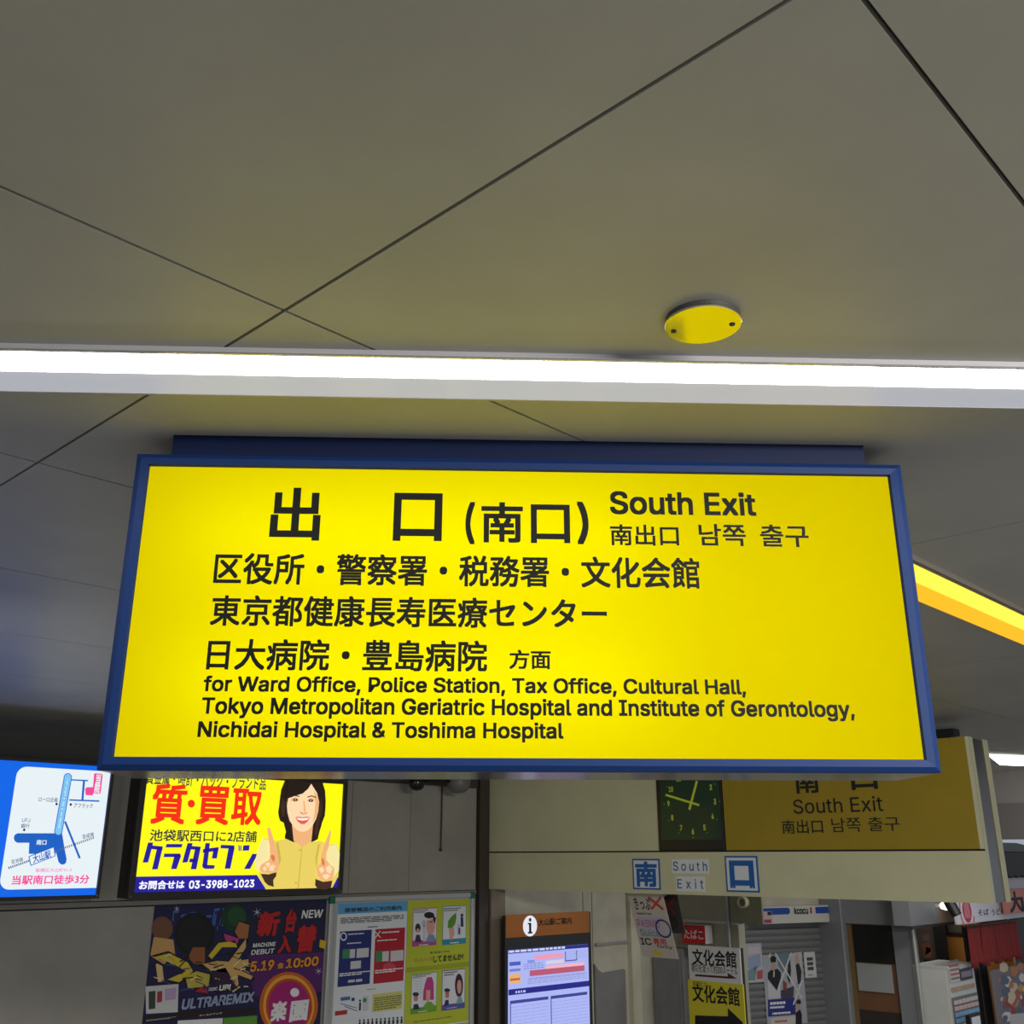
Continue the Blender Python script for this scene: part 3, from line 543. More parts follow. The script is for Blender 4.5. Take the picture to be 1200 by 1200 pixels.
EL(m, f_m, C1(419,370), 4.9, 5.0, Bm, y-.0003); EL(m, f_m, C1(361,700), 4.9, 5.0, Bm, y-.0003)
Lb = glow(120, 190, 235)
LN(m, f_m, C1(419,372), C1(361,700), 40*.19, Lb, y-.0006); EL(m, f_m, C1(419,370), 4.0, 4.2, Lb, y-.0006); EL(m, f_m, C1(361,700), 4.0, 4.2, Lb, y-.0006)
Gm = glow(80, 100, 130)
for i in range(11): LN(m, f_m, C1(55+i*12, 925-i*4.2), C1(62+i*12, 922-i*4.2), 2.6, Gm, y)
for i in range(20): LN(m, f_m, C1(340+i*12.2, 822-i*4.3), C1(346+i*12.2, 820-i*4.3), 2.6, Gm, y-.0009)
PG(m, f_m, [C1(*q) for q in ((178,853),(335,792),(343,852),(190,912))], Bm, y-.001)
PG(m, f_m, [C1(*q) for q in ((184,856),(331,799),(338,850),(194,905))], Wm, y-.0014)
Pk = glow(236, 70, 150); Pl = glow(226, 130, 185)
PG(m, f_m, [C1(*q) for q in ((535,430),(577,430),(572,480),(528,478),(525,440))], Pk, y)
PG(m, f_m, [C1(*q) for q in ((580,345),(628,347),(632,360),(620,465),(612,470),(574,468),(570,455))], Pk, y-.0003)
for q in ((350,533),(437,536),(152,691)): EL(m, f_m, C1(*q), 1.4, 1.6, glow(30, 40, 90), y)
m.build('printed_map', mapb)
for s, p0, p1, mm, kw in [
    ('当駅南口徒歩3分', (72,1028), (553,964), Pk, dict(w=.022)), ('板橋区大山町41-3', (218,950), (442,924), Pl, dict(w=.012)),
    ('大山駅', (200,880), (318,828), Bm, dict(w=.02, rot=.30)), ('ローロ企画', (237,518), (358,493), Gm, dict(w=.012)),
    ('アフラック', (453,556), (573,531), Gm, dict(w=.012)), ('UFJ', (136,643), (190,621), Gm, dict(w=.005)), ('銀行', (130,680), (186,654), Gm, dict(w=.012)),
    ('南口', (224,783), (290,752), Wm, dict(w=.022)), ('至池袋', (70,892), (145,866), Gm, dict(w=.012, rot=.25)), ('至成増', (505,740), (577,713), Gm, dict(w=.012, rot=.25)),
    ('当\n院', (578,466), (626,350), Wm, dict(w=.03)), ('ハ\nッ\nピ\nー\nロ\nー\nド\n大\n山', (376,680), (404,390), Wm, dict(w=.02, rot=-.0))]:
    m = MB(); T(m, f_m, s, C1(*p0), C1(*p1), mm, y-.0022, **kw)
    if 'ハ' in s:      # follows the slanting street
        z0 = f_m.p(*C1(361,700)); z1 = f_m.p(*C1(419,372)); mid = ((z0[0]+z1[0])/2, (z0[1]+z1[1])/2); k = (z1[0]-z0[0])/(z1[1]-z0[1])
        m.v = [(a+(b-mid[1])*k, yy, b) for a, yy, b in m.v]
    m.build('lettering', mapb)
m = MB(); EL(m, f_m, (-3, 921), 3.5, 4.5, Wm, .0105); m.build('printed_dot', mapb)

C2 = lambda x, y: (140+x*.13333, 900+y*.13333)
C3 = lambda x, y: (280+x*.13333, 900+y*.13333)
a0 = (F_F.p(150, 1051.5)[0]); a1 = F_F.p(401.5, 1048)[0]; b0 = F_F.p(275, 1050.5)[1]
adv, f_a = lightbox('yellow backlit pawnshop advert showing a woman with both index fingers raised', a0, a1, b0, ZT, frame_dark, .042)
wA, hA = a1-a0, ZT-b0
Y_ = glow(250, 246, 8); Bd = glow(34, 22, 150); y = .012
m = MB(); m.box(.042, wA-.042, .012, .03, .042, hA-.042, Y_); m.build('panel', adv)
il, ir = .042, wA-.042
m = MB(); zb = f_a.p(*C2(300, 953))[1]; xr = f_a.p(*C3(165, 960))[0]; xr2 = f_a.p(*C3(245, 1070))[0]
m.poly([(il, .042), (xr2, .042), (xr, zb), (il, zb)], y-.0008, Bd)
xq = f_a.p(*C3(820, 1070))[0]; m.build('printed_band', adv); m = MB(); m.poly([(xq, .042), (ir, .042), (ir, f_a.p(*C3(880, 955))[1])], y-.0008, Bd)
m.build('printed_band', adv)
Rd = glow(240, 44, 8); Dk = glow(30, 26, 60); Wh = glow(250, 250, 255)
for s, p0, p1, mm, wt in [
    ('貴金属・時計・バッグ・ブランド品', C2(236,140), C3(248,78), Dk, .014),
    ('質', C2(268,492), C2(612,147), Rd, .024), ('買', C2(668,497), C2(992,168), Rd, .024), ('取', C2(980,500), C3(220,190), Rd, .024),
    ('池袋駅西口に2店舗', C2(268,642), C3(166,556), Dk, .014), ('お問合せは', C2(175,1070), C2(582,985), Wh, .028), ('03-3988-1023', C2(615,1062), C3(144,980), Wh, .022)]:
    m = MB(); T(m, f_a, s, p0, p1, mm, y-.002, w=wt); m.build('lettering', adv)
m = MB(); EL(m, f_a, C2(638,313), 4.2, 4.6, Rd, y-.002); m.build('lettering', adv)
m = MB()
for q in [[(258,655),(303,655),(258,830),(210,832)], [(290,680),(388,690),(383,722),(284,712)], [(340,690),(388,690),(342,890),(292,892)],
          [(420,668),(560,668),(552,698),(412,698)], [(400,752),(540,752),(538,783),(394,783)], [(492,760),(540,752),(547,775),(508,888),(460,888)],
          [(605,660),(650,660),(605,828),(558,832)], [(640,685),(722,692),(715,722),(632,715)], [(675,692),(722,692),(682,890),(633,890)], [(625,795),(690,800),(682,830),(618,828)],
          [(762,660),(802,660),(778,860),(735,860)], [(733,850),(845,855),(838,885),(760,887),(738,876)], [(742,712),(878,695),(874,727),(738,745)], [(836,700),(880,697),(862,795),(818,795)],
          [(900,675),(1018,680),(1010,710),(893,705)], [(968,690),(1020,695),(980,885),(932,885)]]:
    PG(m, f_a, [C2(*p) for p in q], Bd, y-.002)
for q in [[(2,680),(12,680),(14,728),(4,728)], [(18,682),(28,682),(28,728),(19,728)], [(45,680),(100,678),(96,725),(40,727)], [(125,755),(172,755),(105,886),(52,888)]]:
    PG(m, f_a, [C3(*p) for p in q], Bd, y-.002)
m.build('lettering', adv, label='bold slanted blue lettering')
SK, SK2, SK3 = glow(250, 214, 170), glow(236, 176, 120), glow(214, 120, 72)
HR, HR2 = glow(34, 22, 16), glow(62, 40, 24)
BL, BL2, BL3 = glow(228, 204, 96), glow(240, 226, 160), glow(200, 172, 66)
def art(name, layers):
    m = MB(); d = 0
    for q, mm in layers:
        d += .0004
        if q[0] == 'e': EL(m, f_a, C3(*q[1]), q[2]*.1333, q[3]*.1333, mm, q[4]-d, 24)
        else: PG(m, f_a, [C3(*p) for p in q[1:]], mm, q[0]-d)
    m.build(name, adv)
yp = y-.0012
tc = -(f_a.p(*C3(585, 90))[1]-hA+.042)          # the head goes on up behind the exit sign
art('printed_hair', [((yp, (440,60),(560,30),(690,45),(735,100),(765,200),(770,290),(768,350),(762,420),(738,480),(728,520),(715,560),(700,625),(640,658),(600,640),(480,660),(462,655),(415,640),(410,600),(420,560),(400,480),(370,465),(358,430),(352,385),(362,320),(368,260),(378,190),(410,110)), HR),
                     ((yp, (700,200),(735,260),(740,380),(715,470),(700,560),(680,610),(672,560),(694,440),(706,340)), HR2), ((yp, (395,260),(412,320),(405,420),(382,430),(375,340)), HR2)])
yp -= .002
art('printed_blouse', [((yp, (178,950),(215,612),(330,640),(420,622),(480,650),(640,650),(720,640),(800,672),(868,660),(892,750),(888,880),(872,965),(818,1068),(245,1072)), BL),
                       ((yp, (215,612),(268,640),(285,740),(260,860),(205,920),(145,880),(150,800),(180,700)), BL2), ((yp, (775,690),(866,664),(890,760),(884,900),(830,965),(775,860)), BL2),
                       ((yp, (330,660),(350,650),(375,800),(340,920),(352,780)), BL3), ((yp, (700,670),(715,670),(690,800),(694,920),(676,800)), BL3), ((yp, (556,690),(562,690),(528,1070),(518,1070)), BL3),
                       (('e', (540,722), 9, 10, yp), BL3), (('e', (505,1010), 9, 10, yp), BL3)])
yp -= .003
art('printed_face', [((yp, (470,500),(655,500),(640,645),(560,692),(485,640)), SK2),
                     ((yp, (424,300),(428,262),(445,235),(560,180),(640,140),(690,220),(708,300),(700,380),(680,450),(648,510),(610,548),(565,562),(520,550),(480,510),(448,460),(430,390)), SK),
                     ((yp, (660,200),(690,240),(706,310),(698,380),(672,450),(650,490),(668,400),(676,300)), SK2),
                     ((yp, (540,380),(572,402),(605,385),(600,398),(572,410),(545,398)), SK3), ((yp, (568,290),(580,290),(590,380),(572,395)), SK2),
                     ((yp, (455,285),(470,262),(500,258),(530,272),(528,290),(500,296),(470,294)), SK2), ((yp, (600,290),(612,272),(640,262),(668,274),(662,296),(635,300)), SK2),
                     (('e', (498,280), 20, 12, yp), HR), (('e', (633,286), 20, 12, yp), HR), (('e', (498,279), 5, 4, yp), Wh), (('e', (633,285), 5, 4, yp), Wh),
                     ((yp, (455,250),(490,236),(535,246),(532,254),(490,246),(460,258)), HR2), ((yp, (600,252),(640,240),(680,256),(676,264),(640,250),(604,260)), HR2),
                     ((yp, (496,432),(530,428),(560,434),(590,428),(622,432),(605,470),(575,494),(545,492),(515,470)), glow(226, 92, 82)),
                     ((yp, (506,438),(560,442),(614,438),(598,456),(560,462),(522,456)), glow(255, 248, 240)),
                     ((yp, (435,97),(640,130),(610,180),(560,225),(500,242),(432,268),(424,330),(418,240),(430,160)), HR), ((yp, (630,130),(700,120),(735,200),(712,330),(704,260),(680,200),(650,160)), HR)])
yp -= .007
for P, dkc in (([(245,530),(258,522),(275,535),(300,620),(325,700),(345,760),(352,840),(345,895),(320,920),(280,925),(240,918),(195,915),(178,890),(190,855),(228,825),(262,810),(272,770),(270,690)], [(190,930),(260,935),(330,915),(326,950),(300,985),(305,1045),(255,1030),(225,1000)]),
               ([(800,545),(810,560),(800,620),(785,700),(762,760),(760,800),(800,850),(836,880),(835,930),(815,985),(770,998),(725,985),(690,950),(682,900),(695,860),(720,830),(718,780),(740,700),(770,620)], [(672,975),(740,1000),(820,990),(808,1050),(760,1068),(690,1062),(668,1030)])):
    art('printed_hand', [((yp, *dkc), HR2), ((yp, *P), SK2)])
for layers in ([((275,770),(300,760),(318,790),(305,830),(285,800)), ((225,840),(262,825),(275,850),(250,875),(240,860)), ((205,880),(230,862),(245,890),(222,908)), ((262,872),(290,850),(318,858),(300,905),(270,905))],
               [((722,800),(738,790),(752,830),(748,862),(730,850)), ((760,880),(790,850),(822,885),(800,930),(772,915)), ((700,880),(735,870),(748,905),(720,930)), ((735,940),(770,930),(800,945),(770,980),(740,970))]):
    m = MB()
    for i, q in enumerate(layers): PG(m, f_a, [C3(*p) for p in q], SK3 if i in (0,) else SK, yp-.0014-.0002*i)
    m.build('printed_fingers', adv)

# ------------------------------------------------------------------ posters below
F_P = FY(YL-.004)
pa0 = (F_P.p(181, 1061)[0]+F_P.p(167, 1200)[0])/2; pa1 = (F_P.p(383, 1055)[0]+F_P.p(375, 1200)[0])/2; pz = (F_P.p(181, 1061)[1]+F_P.p(383, 1055)[1])/2
f_p = Fr(F_P.o+F_P.r*pa0+UPV*(pz-1.03), F_P.r)
pos = thing('poster', 'dark navy and purple game hall poster with red and orange lettering on the wall', 'poster', f_p)
pwid = pa1-pa0
m = MB(); m.box(0, pwid, 0, .003, 0, 1.03, ink(26, 26, 74)); m.build('sheet', pos)
C4 = lambda x, y: (160+.2*x, 1050+.2*y)
m = MB(); rnd = random.Random(3)
def pp(q, c, d): PG(m, f_p, [C4(*p) for p in q], ink(*c), -.0008-d)
# backdrop fields and bursts
pp([(655,45),(1108,32),(1098,330),(650,350)], (28, 30, 66), 0)
pp([(650,350),(1098,330),(1085,560),(690,590)], (84, 28, 104), 0)
for i in range(9):
    x0 = 215+i*48; y0 = 70+rnd.uniform(0, 70); pp([(x0, y0), (x0+34, y0-4), (x0+30, y0+12), (x0+4, y0+14), (x0+2, y0+60), (x0-8, y0+60)], (66, 104, 178), .0002+.00002*i)
for i in range(7): pp([(445+i*30, 90+rnd.uniform(0,120)), (470+i*26, 100), (462+i*28, 170), (440+i*28, 180)], (58, 92, 170), .0005+.00002*i)
def disc(cx, cy, rx, ry, c, d): EL(m, f_p, C4(cx, cy), rx*.2, ry*.2, ink(*c), -.0008-d, 30)
disc(340, 225, 118, 128, (14, 14, 18), .0008); disc(340, 225, 96, 104, (22, 22, 28), .0010)
disc(570, 125, 78, 80, (22, 58, 36), .0008); disc(585, 120, 54, 56, (34, 80, 46), .0010)
disc(150, 190, 62, 70, (120, 78, 56), .0008)
pp([(100,240),(215,255),(225,340),(160,400),(80,350)], (206, 160, 96), .0012)
for q, c in [([(95,360),(190,335),(300,390),(330,440),(250,505),(180,490),(290,440),(180,380)], (214, 190, 52)), ([(420,350),(480,275),(575,262),(590,300),(500,300),(440,370)], (214, 190, 52)),
             ([(110,390),(150,410),(160,500),(125,505)], (226, 190, 130)), ([(385,400),(470,380),(540,385),(640,250),(640,300),(590,380),(655,370),(655,400),(600,430),(680,470),(670,490),(590,460),(600,540),(570,520),(540,450),(440,440)], (216, 174, 106)),
             ([(330,300),(400,300),(400,400),(340,400),(300,360)], (150, 88, 52)), ([(285,470),(350,440),(430,460),(420,530),(300,540)], (196, 178, 70)), ([(430,440),(520,420),(590,540),(470,560)], (52, 24, 60)),
             ([(340,560),(400,520),(420,570)], (190, 30, 40)), ([(600,150),(660,170),(650,250),(600,250),(575,210)], (170, 108, 66)), ([(510,220),(600,250),(590,280),(520,260)], (190, 60, 130))]:
    mx_, my_ = sum(a for a, b in q)/len(q), sum(b for a, b in q)/len(q)
    pp([(mx_+(a-mx_)*1.13, my_+(b-my_)*1.16) for a, b in q], (14, 14, 22), .00135); pp(q, c, .0014)
for i in range(60):
    x, y0 = rnd.uniform(75, 640), rnd.uniform(330, 560); L = rnd.uniform(20, 70); t = rnd.uniform(-.9, .9)
    pp([(x, y0), (x+L*math.cos(t), y0+L*math.sin(t)), (x+L*math.cos(t)+5, y0+L*math.sin(t)+6), (x+3, y0+8)], rnd.choice([(20,20,30),(20,20,30),(232,212,150),(60,70,140)]), .0017+.000008*i)
for cx, cy, r in ((235,75,22),(705,95,30),(1065,440,26)):
    for k in range(6):
        t = k*math.pi/6*2+.3; pp([(cx+r*math.cos(t), cy+r*math.sin(t)), (cx+r*.12*math.cos(t+.5), cy+r*.12*math.sin(t+.5)), (cx, cy), (cx+r*.12*math.cos(t-.5), cy+r*.12*math.sin(t-.5))], (228, 226, 246), .0022)
pp([(1075,255),(1112,265),(1105,310),(1070,300)], (222, 180, 40), .0006)
# bottom strip, small card, ring
pp([(50,530),(245,515),(240,680),(55,690)], (206, 206, 206), .0021); pp([(70,560),(110,555),(108,660),(70,665)], (60, 70, 60), .0023); pp([(120,560),(150,556),(148,620),(118,625)], (170, 50, 70), .0023); pp([(165,545),(232,535),(228,605),(165,612)], (190, 160, 196), .0023)
pp([(250,675),(700,655),(700,690),(248,720)], (36, 20, 20), .0021); pp([(45,700),(240,690),(238,730),(40,742)], (20, 20, 30), .0021)
pp([(240,730),(505,715),(500,800),(236,800)], (226, 226, 226), .0021); pp([(510,715),(705,700),(705,800),(505,800)], (96, 150, 50), .0021)
disc(890, 640, 172, 196, (206, 98, 24), .0024); disc(890, 640, 150, 178, (236, 170, 60), .0026); disc(892, 645, 136, 162, (196, 70, 20), .0028); disc(892, 648, 122, 150, (170, 24, 116), .0030); disc(925, 565, 26, 26, (250, 236, 246), .0032)
m.build('printed_artwork', pos)
red_o = ink(192, 30, 34); wht = ink(232, 232, 232); org = ink(232, 150, 36); slv = ink(150, 160, 196)
for s, p0, p1, mm, kw, bk in [
    ('新', (695,240), (850,85), red_o, dict(w=.045, shear=.12), 1), ('台', (862,215), (945,75), red_o, dict(w=.045, shear=.1), 1), ('入', (820,338), (915,225), red_o, dict(w=.04, shear=.1), 1), ('替', (925,335), (1062,165), red_o, dict(w=.045, shear=.1), 1),
    ('NEW', (963,132), (1093,78), wht, dict(w=.02, shear=.15), 1), ('MACHINE', (678,302), (815,268), wht, dict(w=.02, shear=.15), 1), ('DEBUT', (668,346), (808,306), wht, dict(w=.02, shear=.15), 1),
    ('5.19', (660,446), (808,372), org, dict(w=.026, shear=.1), 1), ('10:00', (870,425), (1068,352), org, dict(w=.026, shear=.1), 1), ('金', (822,425), (862,388), org, dict(w=.03), 0),
    ('ULTRAREMIX', (258,668), (692,560), slv, dict(w=.03, shear=.12), 1), ('UP!', (480,556), (552,516), wht, dict(w=.03, shear=.15), 0), ('DISC', (420,556), (474,532), wht, dict(w=.02, shear=.15), 0),
    ('ディスクアップ', (365,706), (500,680), wht, dict(w=.02), 0), ('楽', (778,740), (885,610), wht, dict(w=.04, shear=.08), 0), ('園', (890,740), (1010,605), wht, dict(w=.04, shear=.08), 0)]:
    m = MB()
    if bk: T(m, f_p, s, (C4(*p0)[0]-.7, C4(*p0)[1]+.7), (C4(*p1)[0]+.7, C4(*p1)[1]-.7), ink(18, 16, 20), -.0042, **{**kw, 'w': kw['w']+.022})
    T(m, f_p, s, C4(*p0), C4(*p1), mm, -.0046, **kw); m.build('lettering', pos)
m = MB(); BARS(m, f_p, C4(55,735), C4(230,705), 2, ink(180, 180, 180), -.0035); m.build('small_print', pos)

# ------------------------------------------------------------------ notice frame with two posters
C5 = lambda x, y: (380+.15833*x, 1040+.15833*y)
F_N = FY(YL-.03)
na0 = (F_N.p(*C5(35,130))[0]+F_N.p(*C5(10,1000))[0])/2; na1 = (F_N.p(*C5(1112,95))[0]+F_N.p(*C5(1105,1000))[0])/2; nz = (F_N.p(*C5(60,62))[1]+F_N.p(*C5(1095,45))[1])/2
NH, NW = 1.10, na1-na0; f_n = Fr(F_N.o+F_N.r*na0+UPV*(nz-NH), F_N.r)
nf = thing('notice_board', 'silver notice frame with green corners holding two posters', 'notice board', f_n)
bw = .045
for q in ((bw, NW-bw, NH-bw*.9, NH), (bw, NW-bw, 0, bw*.9), (0, bw*.8, bw, NH-bw), (NW-bw*.8, NW, bw, NH-bw)):
    m = MB(); m.box(q[0], q[1], 0, .028, q[2], q[3], alu); m.build('frame_bar', nf, bevel=.006)
corner_m = mat('green_plastic_corner', (18, 104, 82), .45)
for x in (0, NW-bw):
    for z in (0, NH-bw): m = MB(); m.box(x-.004, x+bw+.004, -.004, .028, z-.004, z+bw+.004, corner_m); m.build('corner', nf, bevel=.008)
m = MB(); m.box(bw*.8, NW-bw*.8, .018, .028, bw*.8, NH-bw*.8, mat('backing_board', (170, 172, 172), .6)); m.build('backing', nf)
F_Q = F_N.out(-.016)
def sheet(label, xl, xr_, name='poster', base=(222, 226, 230)):
    f = Fr(F_Q.o+F_Q.r*xl+UPV*(nz-NH+.051), F_Q.r); th = thing(name, label, 'poster', f)
    m = MB(); m.box(0, xr_-xl, 0, .0016, 0, NH-.103, ink(*base)); m.build('sheet', th); return th, f
xm = (F_Q.p(*C5(618,90))[0]+F_Q.p(*C5(590,1000))[0])/2
x0, x1 = (F_Q.p(*C5(100,100))[0]+F_Q.p(*C5(62,1000))[0])/2, (F_Q.p(*C5(1082,80))[0]+F_Q.p(*C5(1068,1000))[0])/2
x0, x1 = max(x0, na0+bw+.003), min(x1, na0+NW-bw-.003)
p1_, f1 = sheet('white transfer notice poster with a navy and a red panel, in the silver frame', x0, xm-.004)
p2_, f2 = sheet('lime green manners poster with four cartoon cards, in the silver frame', xm+.004, x1, base=(186, 196, 44))
m = MB(); R = lambda p, q, c, d=0.0, f=None: RC(m, f or f1, C5(*p), C5(*q), ink(*c), -.0008-d)
w1 = xm-.004-x0; hN = NH-.103; zh = f1.p(*C5(350, 187))[1]
m.poly([(0, zh), (w1, zh), (w1, hN), (0, hN)], -.0008, ink(92, 162, 212)); m.build('printed_header', p1_)
m = MB(); T(m, f1, '振替輸送のご利用案内', C5(150,184), C5(572,134), ink(30, 34, 44), -.0016, w=.02); m.build('lettering', p1_)
m = MB(); R((97,738), (352,312), (34, 44, 116)); m.build('printed_panel', p1_, label='navy panel')
m = MB(); R((362,714), (598,296), (178, 28, 46)); m.build('printed_panel', p1_, label='red panel')
m = MB(); R((352,926), (578,766), (206, 204, 110)); m.build('printed_panel', p1_, label='pale yellow panel')
m = MB(); cl = lambda *c: ink(*c)
BARS(m, f1, C5(118,270), C5(588,200), 4, cl(70, 72, 80), -.0016); BARS(m, f1, C5(320,300), C5(410,282), 1, cl(60,60,70), -.0016)
EL(m, f1, C5(142,363), 3.9, 5.0, wht, -.0016, inner=.68)
LN(m, f1, C5(374,325), C5(416,372), 1.1, wht, -.0016); LN(m, f1, C5(414,322), C5(376,374), 1.1, wht, -.0017)
BARS(m, f1, C5(175,352), C5(336,332), 1, wht, -.0016, .9, 6); BARS(m, f1, C5(425,340), C5(592,318), 1, wht, -.0016, .9, 6)
BARS(m, f1, C5(168,420), C5(310,400), 1, wht, -.0016, .8, 5); BARS(m, f1, C5(390,400), C5(580,376), 1, wht, -.0016, .8, 5)
BARS(m, f1, C5(110,662), C5(336,612), 2, wht, -.0016, .6, 5); BARS(m, f1, C5(374,640), C5(580,590), 2, wht, -.0016, .6, 5)
for q in ((133,528,228,455),(237,522,330,446),(192,605,272,540),(380,552,478,470),(488,548,586,462),(175,705,225,680),(232,700,280,675)):
    R((q[0],q[1]), (q[2],q[3]), (206, 206, 210), .0006)
for q in ((133,528,190,455),(380,552,430,470)): R((q[0],q[1]), (q[2],q[3]), (64, 140, 84), .0009)
PG(m, f1, [C5(*q) for q in ((430,610),(440,570),(480,550),(520,570),(535,610))], ink(200, 70, 90), -.0010)
BARS(m, f1, C5(315,760), C5(410,742), 1, cl(50,50,60), -.0016); BARS(m, f1, C5(365,915), C5(572,790), 6, cl(110, 112, 70), -.0016)
R((120,840), (192,805), (74, 108, 170)); R((200,842), (225,815), (40, 60, 120)); R((78,950), (170,905), (186, 44, 52)); LN(m, f1, C5(120,860), C5(240,892), .8, cl(50,110,150), -.0016); LN(m, f1, C5(150,880), C5(245,915), .8, cl(60,60,70), -.0016)
R((280,915), (330,800), (200, 204, 214)); R((286,850), (312,818), (50, 130, 80), .0006)
EL(m, f1, C5(264,838), 1.1, 1.5, cl(30,30,36), -.0016); R((256,912), (272,850), (30, 30, 36))
BARS(m, f1, C5(110,985), C5(545,925), 2, cl(70, 72, 80), -.0016)
for i in range(11): x = 262+i*31; EL(m, f1, C5(x, 985-i*2.2), 1.0, 1.4, cl(26,26,40), -.0016); R((x-8, 1030-i*2.2), (x+8, 995-i*2.2), (26, 26, 40))
m.build('printed_artwork', p1_)

cards = [((648,440), (836,148), (176, 76, 140)), ((872,428), (1052,130), (42, 140, 170)), ((636,942), (836,622), (104, 160, 44)), ((866,915), (1044,598), (92, 92, 160))]
for a, b, col in cards:
    m = MB(); q0, q1 = f2.p(*C5(*a)), f2.p(*C5(*b)); m.poly([q0, (q1[0], q0[1]), q1, (q0[0], q1[1])], -.0008, ink(*col))
    e = .006; m.poly([(q0[0]+e, q0[1]+.045), (q1[0]-e, q0[1]+.045), (q1[0]-e, q1[1]-e), (q0[0]+e, q1[1]-e)], -.0014, ink(224, 226, 232)); m.build('printed_card', p2_)
m = MB(); G = lambda q, c, d=0.0: PG(m, f2, [C5(*p) for p in q], ink(*c), -.002-d)
def O(c, rx, ry, col, d=0.0): EL(m, f2, C5(*c), rx*.1583, ry*.1583, ink(*col), -.002-d, 20)
skin, navy, hair = (222, 164, 150), (36, 44, 84), (30, 24, 28)
# card 1: black-haired face and a small woman
G([(758,240),(815,235),(818,300),(800,350),(765,350),(755,300)], skin); O((775,205), 38, 24, hair, .0004); G([(800,200),(825,225),(818,270),(804,240)], hair, .0006); G([(775,252),(800,252),(800,258),(775,258)], hair, .0006); G([(748,402),(770,350),(810,350),(832,398)], (120, 150, 190), .0002)
O((692,300), 20, 34, (50, 40, 70)); O((692,318), 10, 16, skin, .0004); G([(668,404),(680,350),(705,350),(718,404)], (60, 46, 90), .0002); O((738,265), 16, 26, (196, 186, 206)); G([(730,285),(746,285),(752,400),(728,400)], (206, 206, 220))
# card 2: leaf-shaped hair and a standing man
G([(912,300),(915,250),(940,215),(975,185),(976,230),(968,270),(945,300)], (96, 150, 40)); G([(922,300),(958,296),(962,350),(945,385),(926,385)], skin, .0003); O((1018,205), 10, 12, hair); G([(1008,218),(1026,218),(1030,290),(1010,290)], navy); G([(985,270),(1010,270),(1012,350),(985,355)], (190, 194, 210)); G([(992,300),(1003,300),(1003,345),(992,345)], navy, .0004)
# card 3: pink-haired face and a uniformed man
G([(742,720),(760,665),(795,662),(808,700),(810,830),(730,836),(732,770)], (196, 60, 130)); G([(752,760),(785,758),(782,830),(765,850),(752,830)], skin, .0004); G([(735,875),(760,845),(790,845),(812,870),(812,905),(735,908)], (120, 170, 60), .0003)
O((676,790), 24, 15, navy); G([(660,800),(692,798),(690,840),(664,842)], (190, 130, 90)); G([(654,905),(662,865),(690,860),(706,900)], navy)
for i in range(7): G([(645+i*6, 655+i*19), (725, 650+i*21), (725, 653+i*21), (645+i*6, 658+i*19)], (170, 176, 186), .0001)
# card 4: long-haired woman and a uniformed man
O((996,725), 30, 88, (58, 24, 40)); O((998,735), 17, 52, skin, .0004); G([(975,860),(990,805),(1012,805),(1026,855)], (130, 170, 180), .0005); O((908,760), 22, 14, navy); G([(893,770),(925,768),(920,815),(898,818)], (190, 130, 100)); G([(884,880),(895,835),(918,830),(922,870)], navy)
for q in ((664,178,770,165),(885,165,1010,150),(655,658,790,640),(885,645,985,620)): BARS(m, f2, C5(q[0],q[1]+14), C5(q[2],q[3]-6), 2, ink(120,110,120), -.0024)
for q, s_ in (((700,432),(790,418)), ((930,416),(1006,402)), ((695,925),(778,908)), ((905,898),(1010,880))): pass
for a, b in (((700,432),(790,416)), ((930,416),(1006,400)), ((695,926),(778,906)), ((905,898),(1010,878))): BARS(m, f2, C5(*a), C5(*b), 1, wht, -.0024, .8, 5)
R2 = lambda a, b, c, d=0.0: RC(m, f2, C5(*a), C5(*b), ink(*c), -.001-d)
R2((608,594), (1070,584), (160, 168, 40)); R2((900,1020), (1070,985), (210, 216, 222), .0002); BARS(m, f2, C5(660,1000), C5(1025,940), 1, ink(50, 56, 30), -.0024, .7, 8)
m.build('printed_artwork', p2_)
for s, p0, p1, mm, wt in [('気づかないうちに', (782,492), (930,462), ink(60,50,40), .02), ('カスハラ', (665,556), (800,516), ink(196, 120, 96), .02), ('してませんか?', (805,556), (1030,486), ink(40,44,30), .03)]:
    m = MB(); T(m, f2, s, C5(*p0), C5(*p1), mm, -.0024, w=wt); m.build('lettering', p2_)

# ------------------------------------------------------------------ cameras and a cord under the exit sign
F_K = FY(6.6)
k = F_K.at(489, 900); sc_ = thing('security_camera', 'dark ball camera on the grey wall just below the exit sign', 'camera', k)
m = MB(); m.lathe([(.001,.0),(.04,.008),(.062,.03),(.068,.06),(.062,.14)], mat('smoked_dome', (14, 20, 18), .12), 'z', (0, 0, -.185), 28); m.v = [(a, yy, zz) for a, yy, zz in m.v]; m.build('dome', sc_, smooth=True)
m = MB(); m.lathe([(.066,0),(.066,.06),(.05,.07)], black, 'z', (0, 0, -.05), 28); m.box(-.03, .03, 0, .29, -.045, .02, black); m.build('mount', sc_)
k = F_K.at(538, 900); s2 = thing('dome_camera', 'grey dome camera on a black arm right of the hanging cord', 'camera', k)
m = MB(); m.lathe([(.001,0),(.05,.008),(.085,.035),(.10,.075),(.102,.16)], mat('grey_dome', (104, 102, 98), .4), 'z', (0, 0, -.215), 28); m.build('dome', s2, smooth=True)
m = MB(); m.tube([(-.02, 0, -.075), (-.085, .0, -.125), (-.13, .03, -.10), (-.13, .285, -.09)], .03, black); m.lathe([(.10,0),(.09,.05)], black, 'z', (0, 0, -.055), 28); m.build('arm', s2)
cw = FY(YL-.012); q = cw.at(516.5, 996)
top = F_W.p(517.5, 906)[1]-F_W.p(516.5, 996)[1]
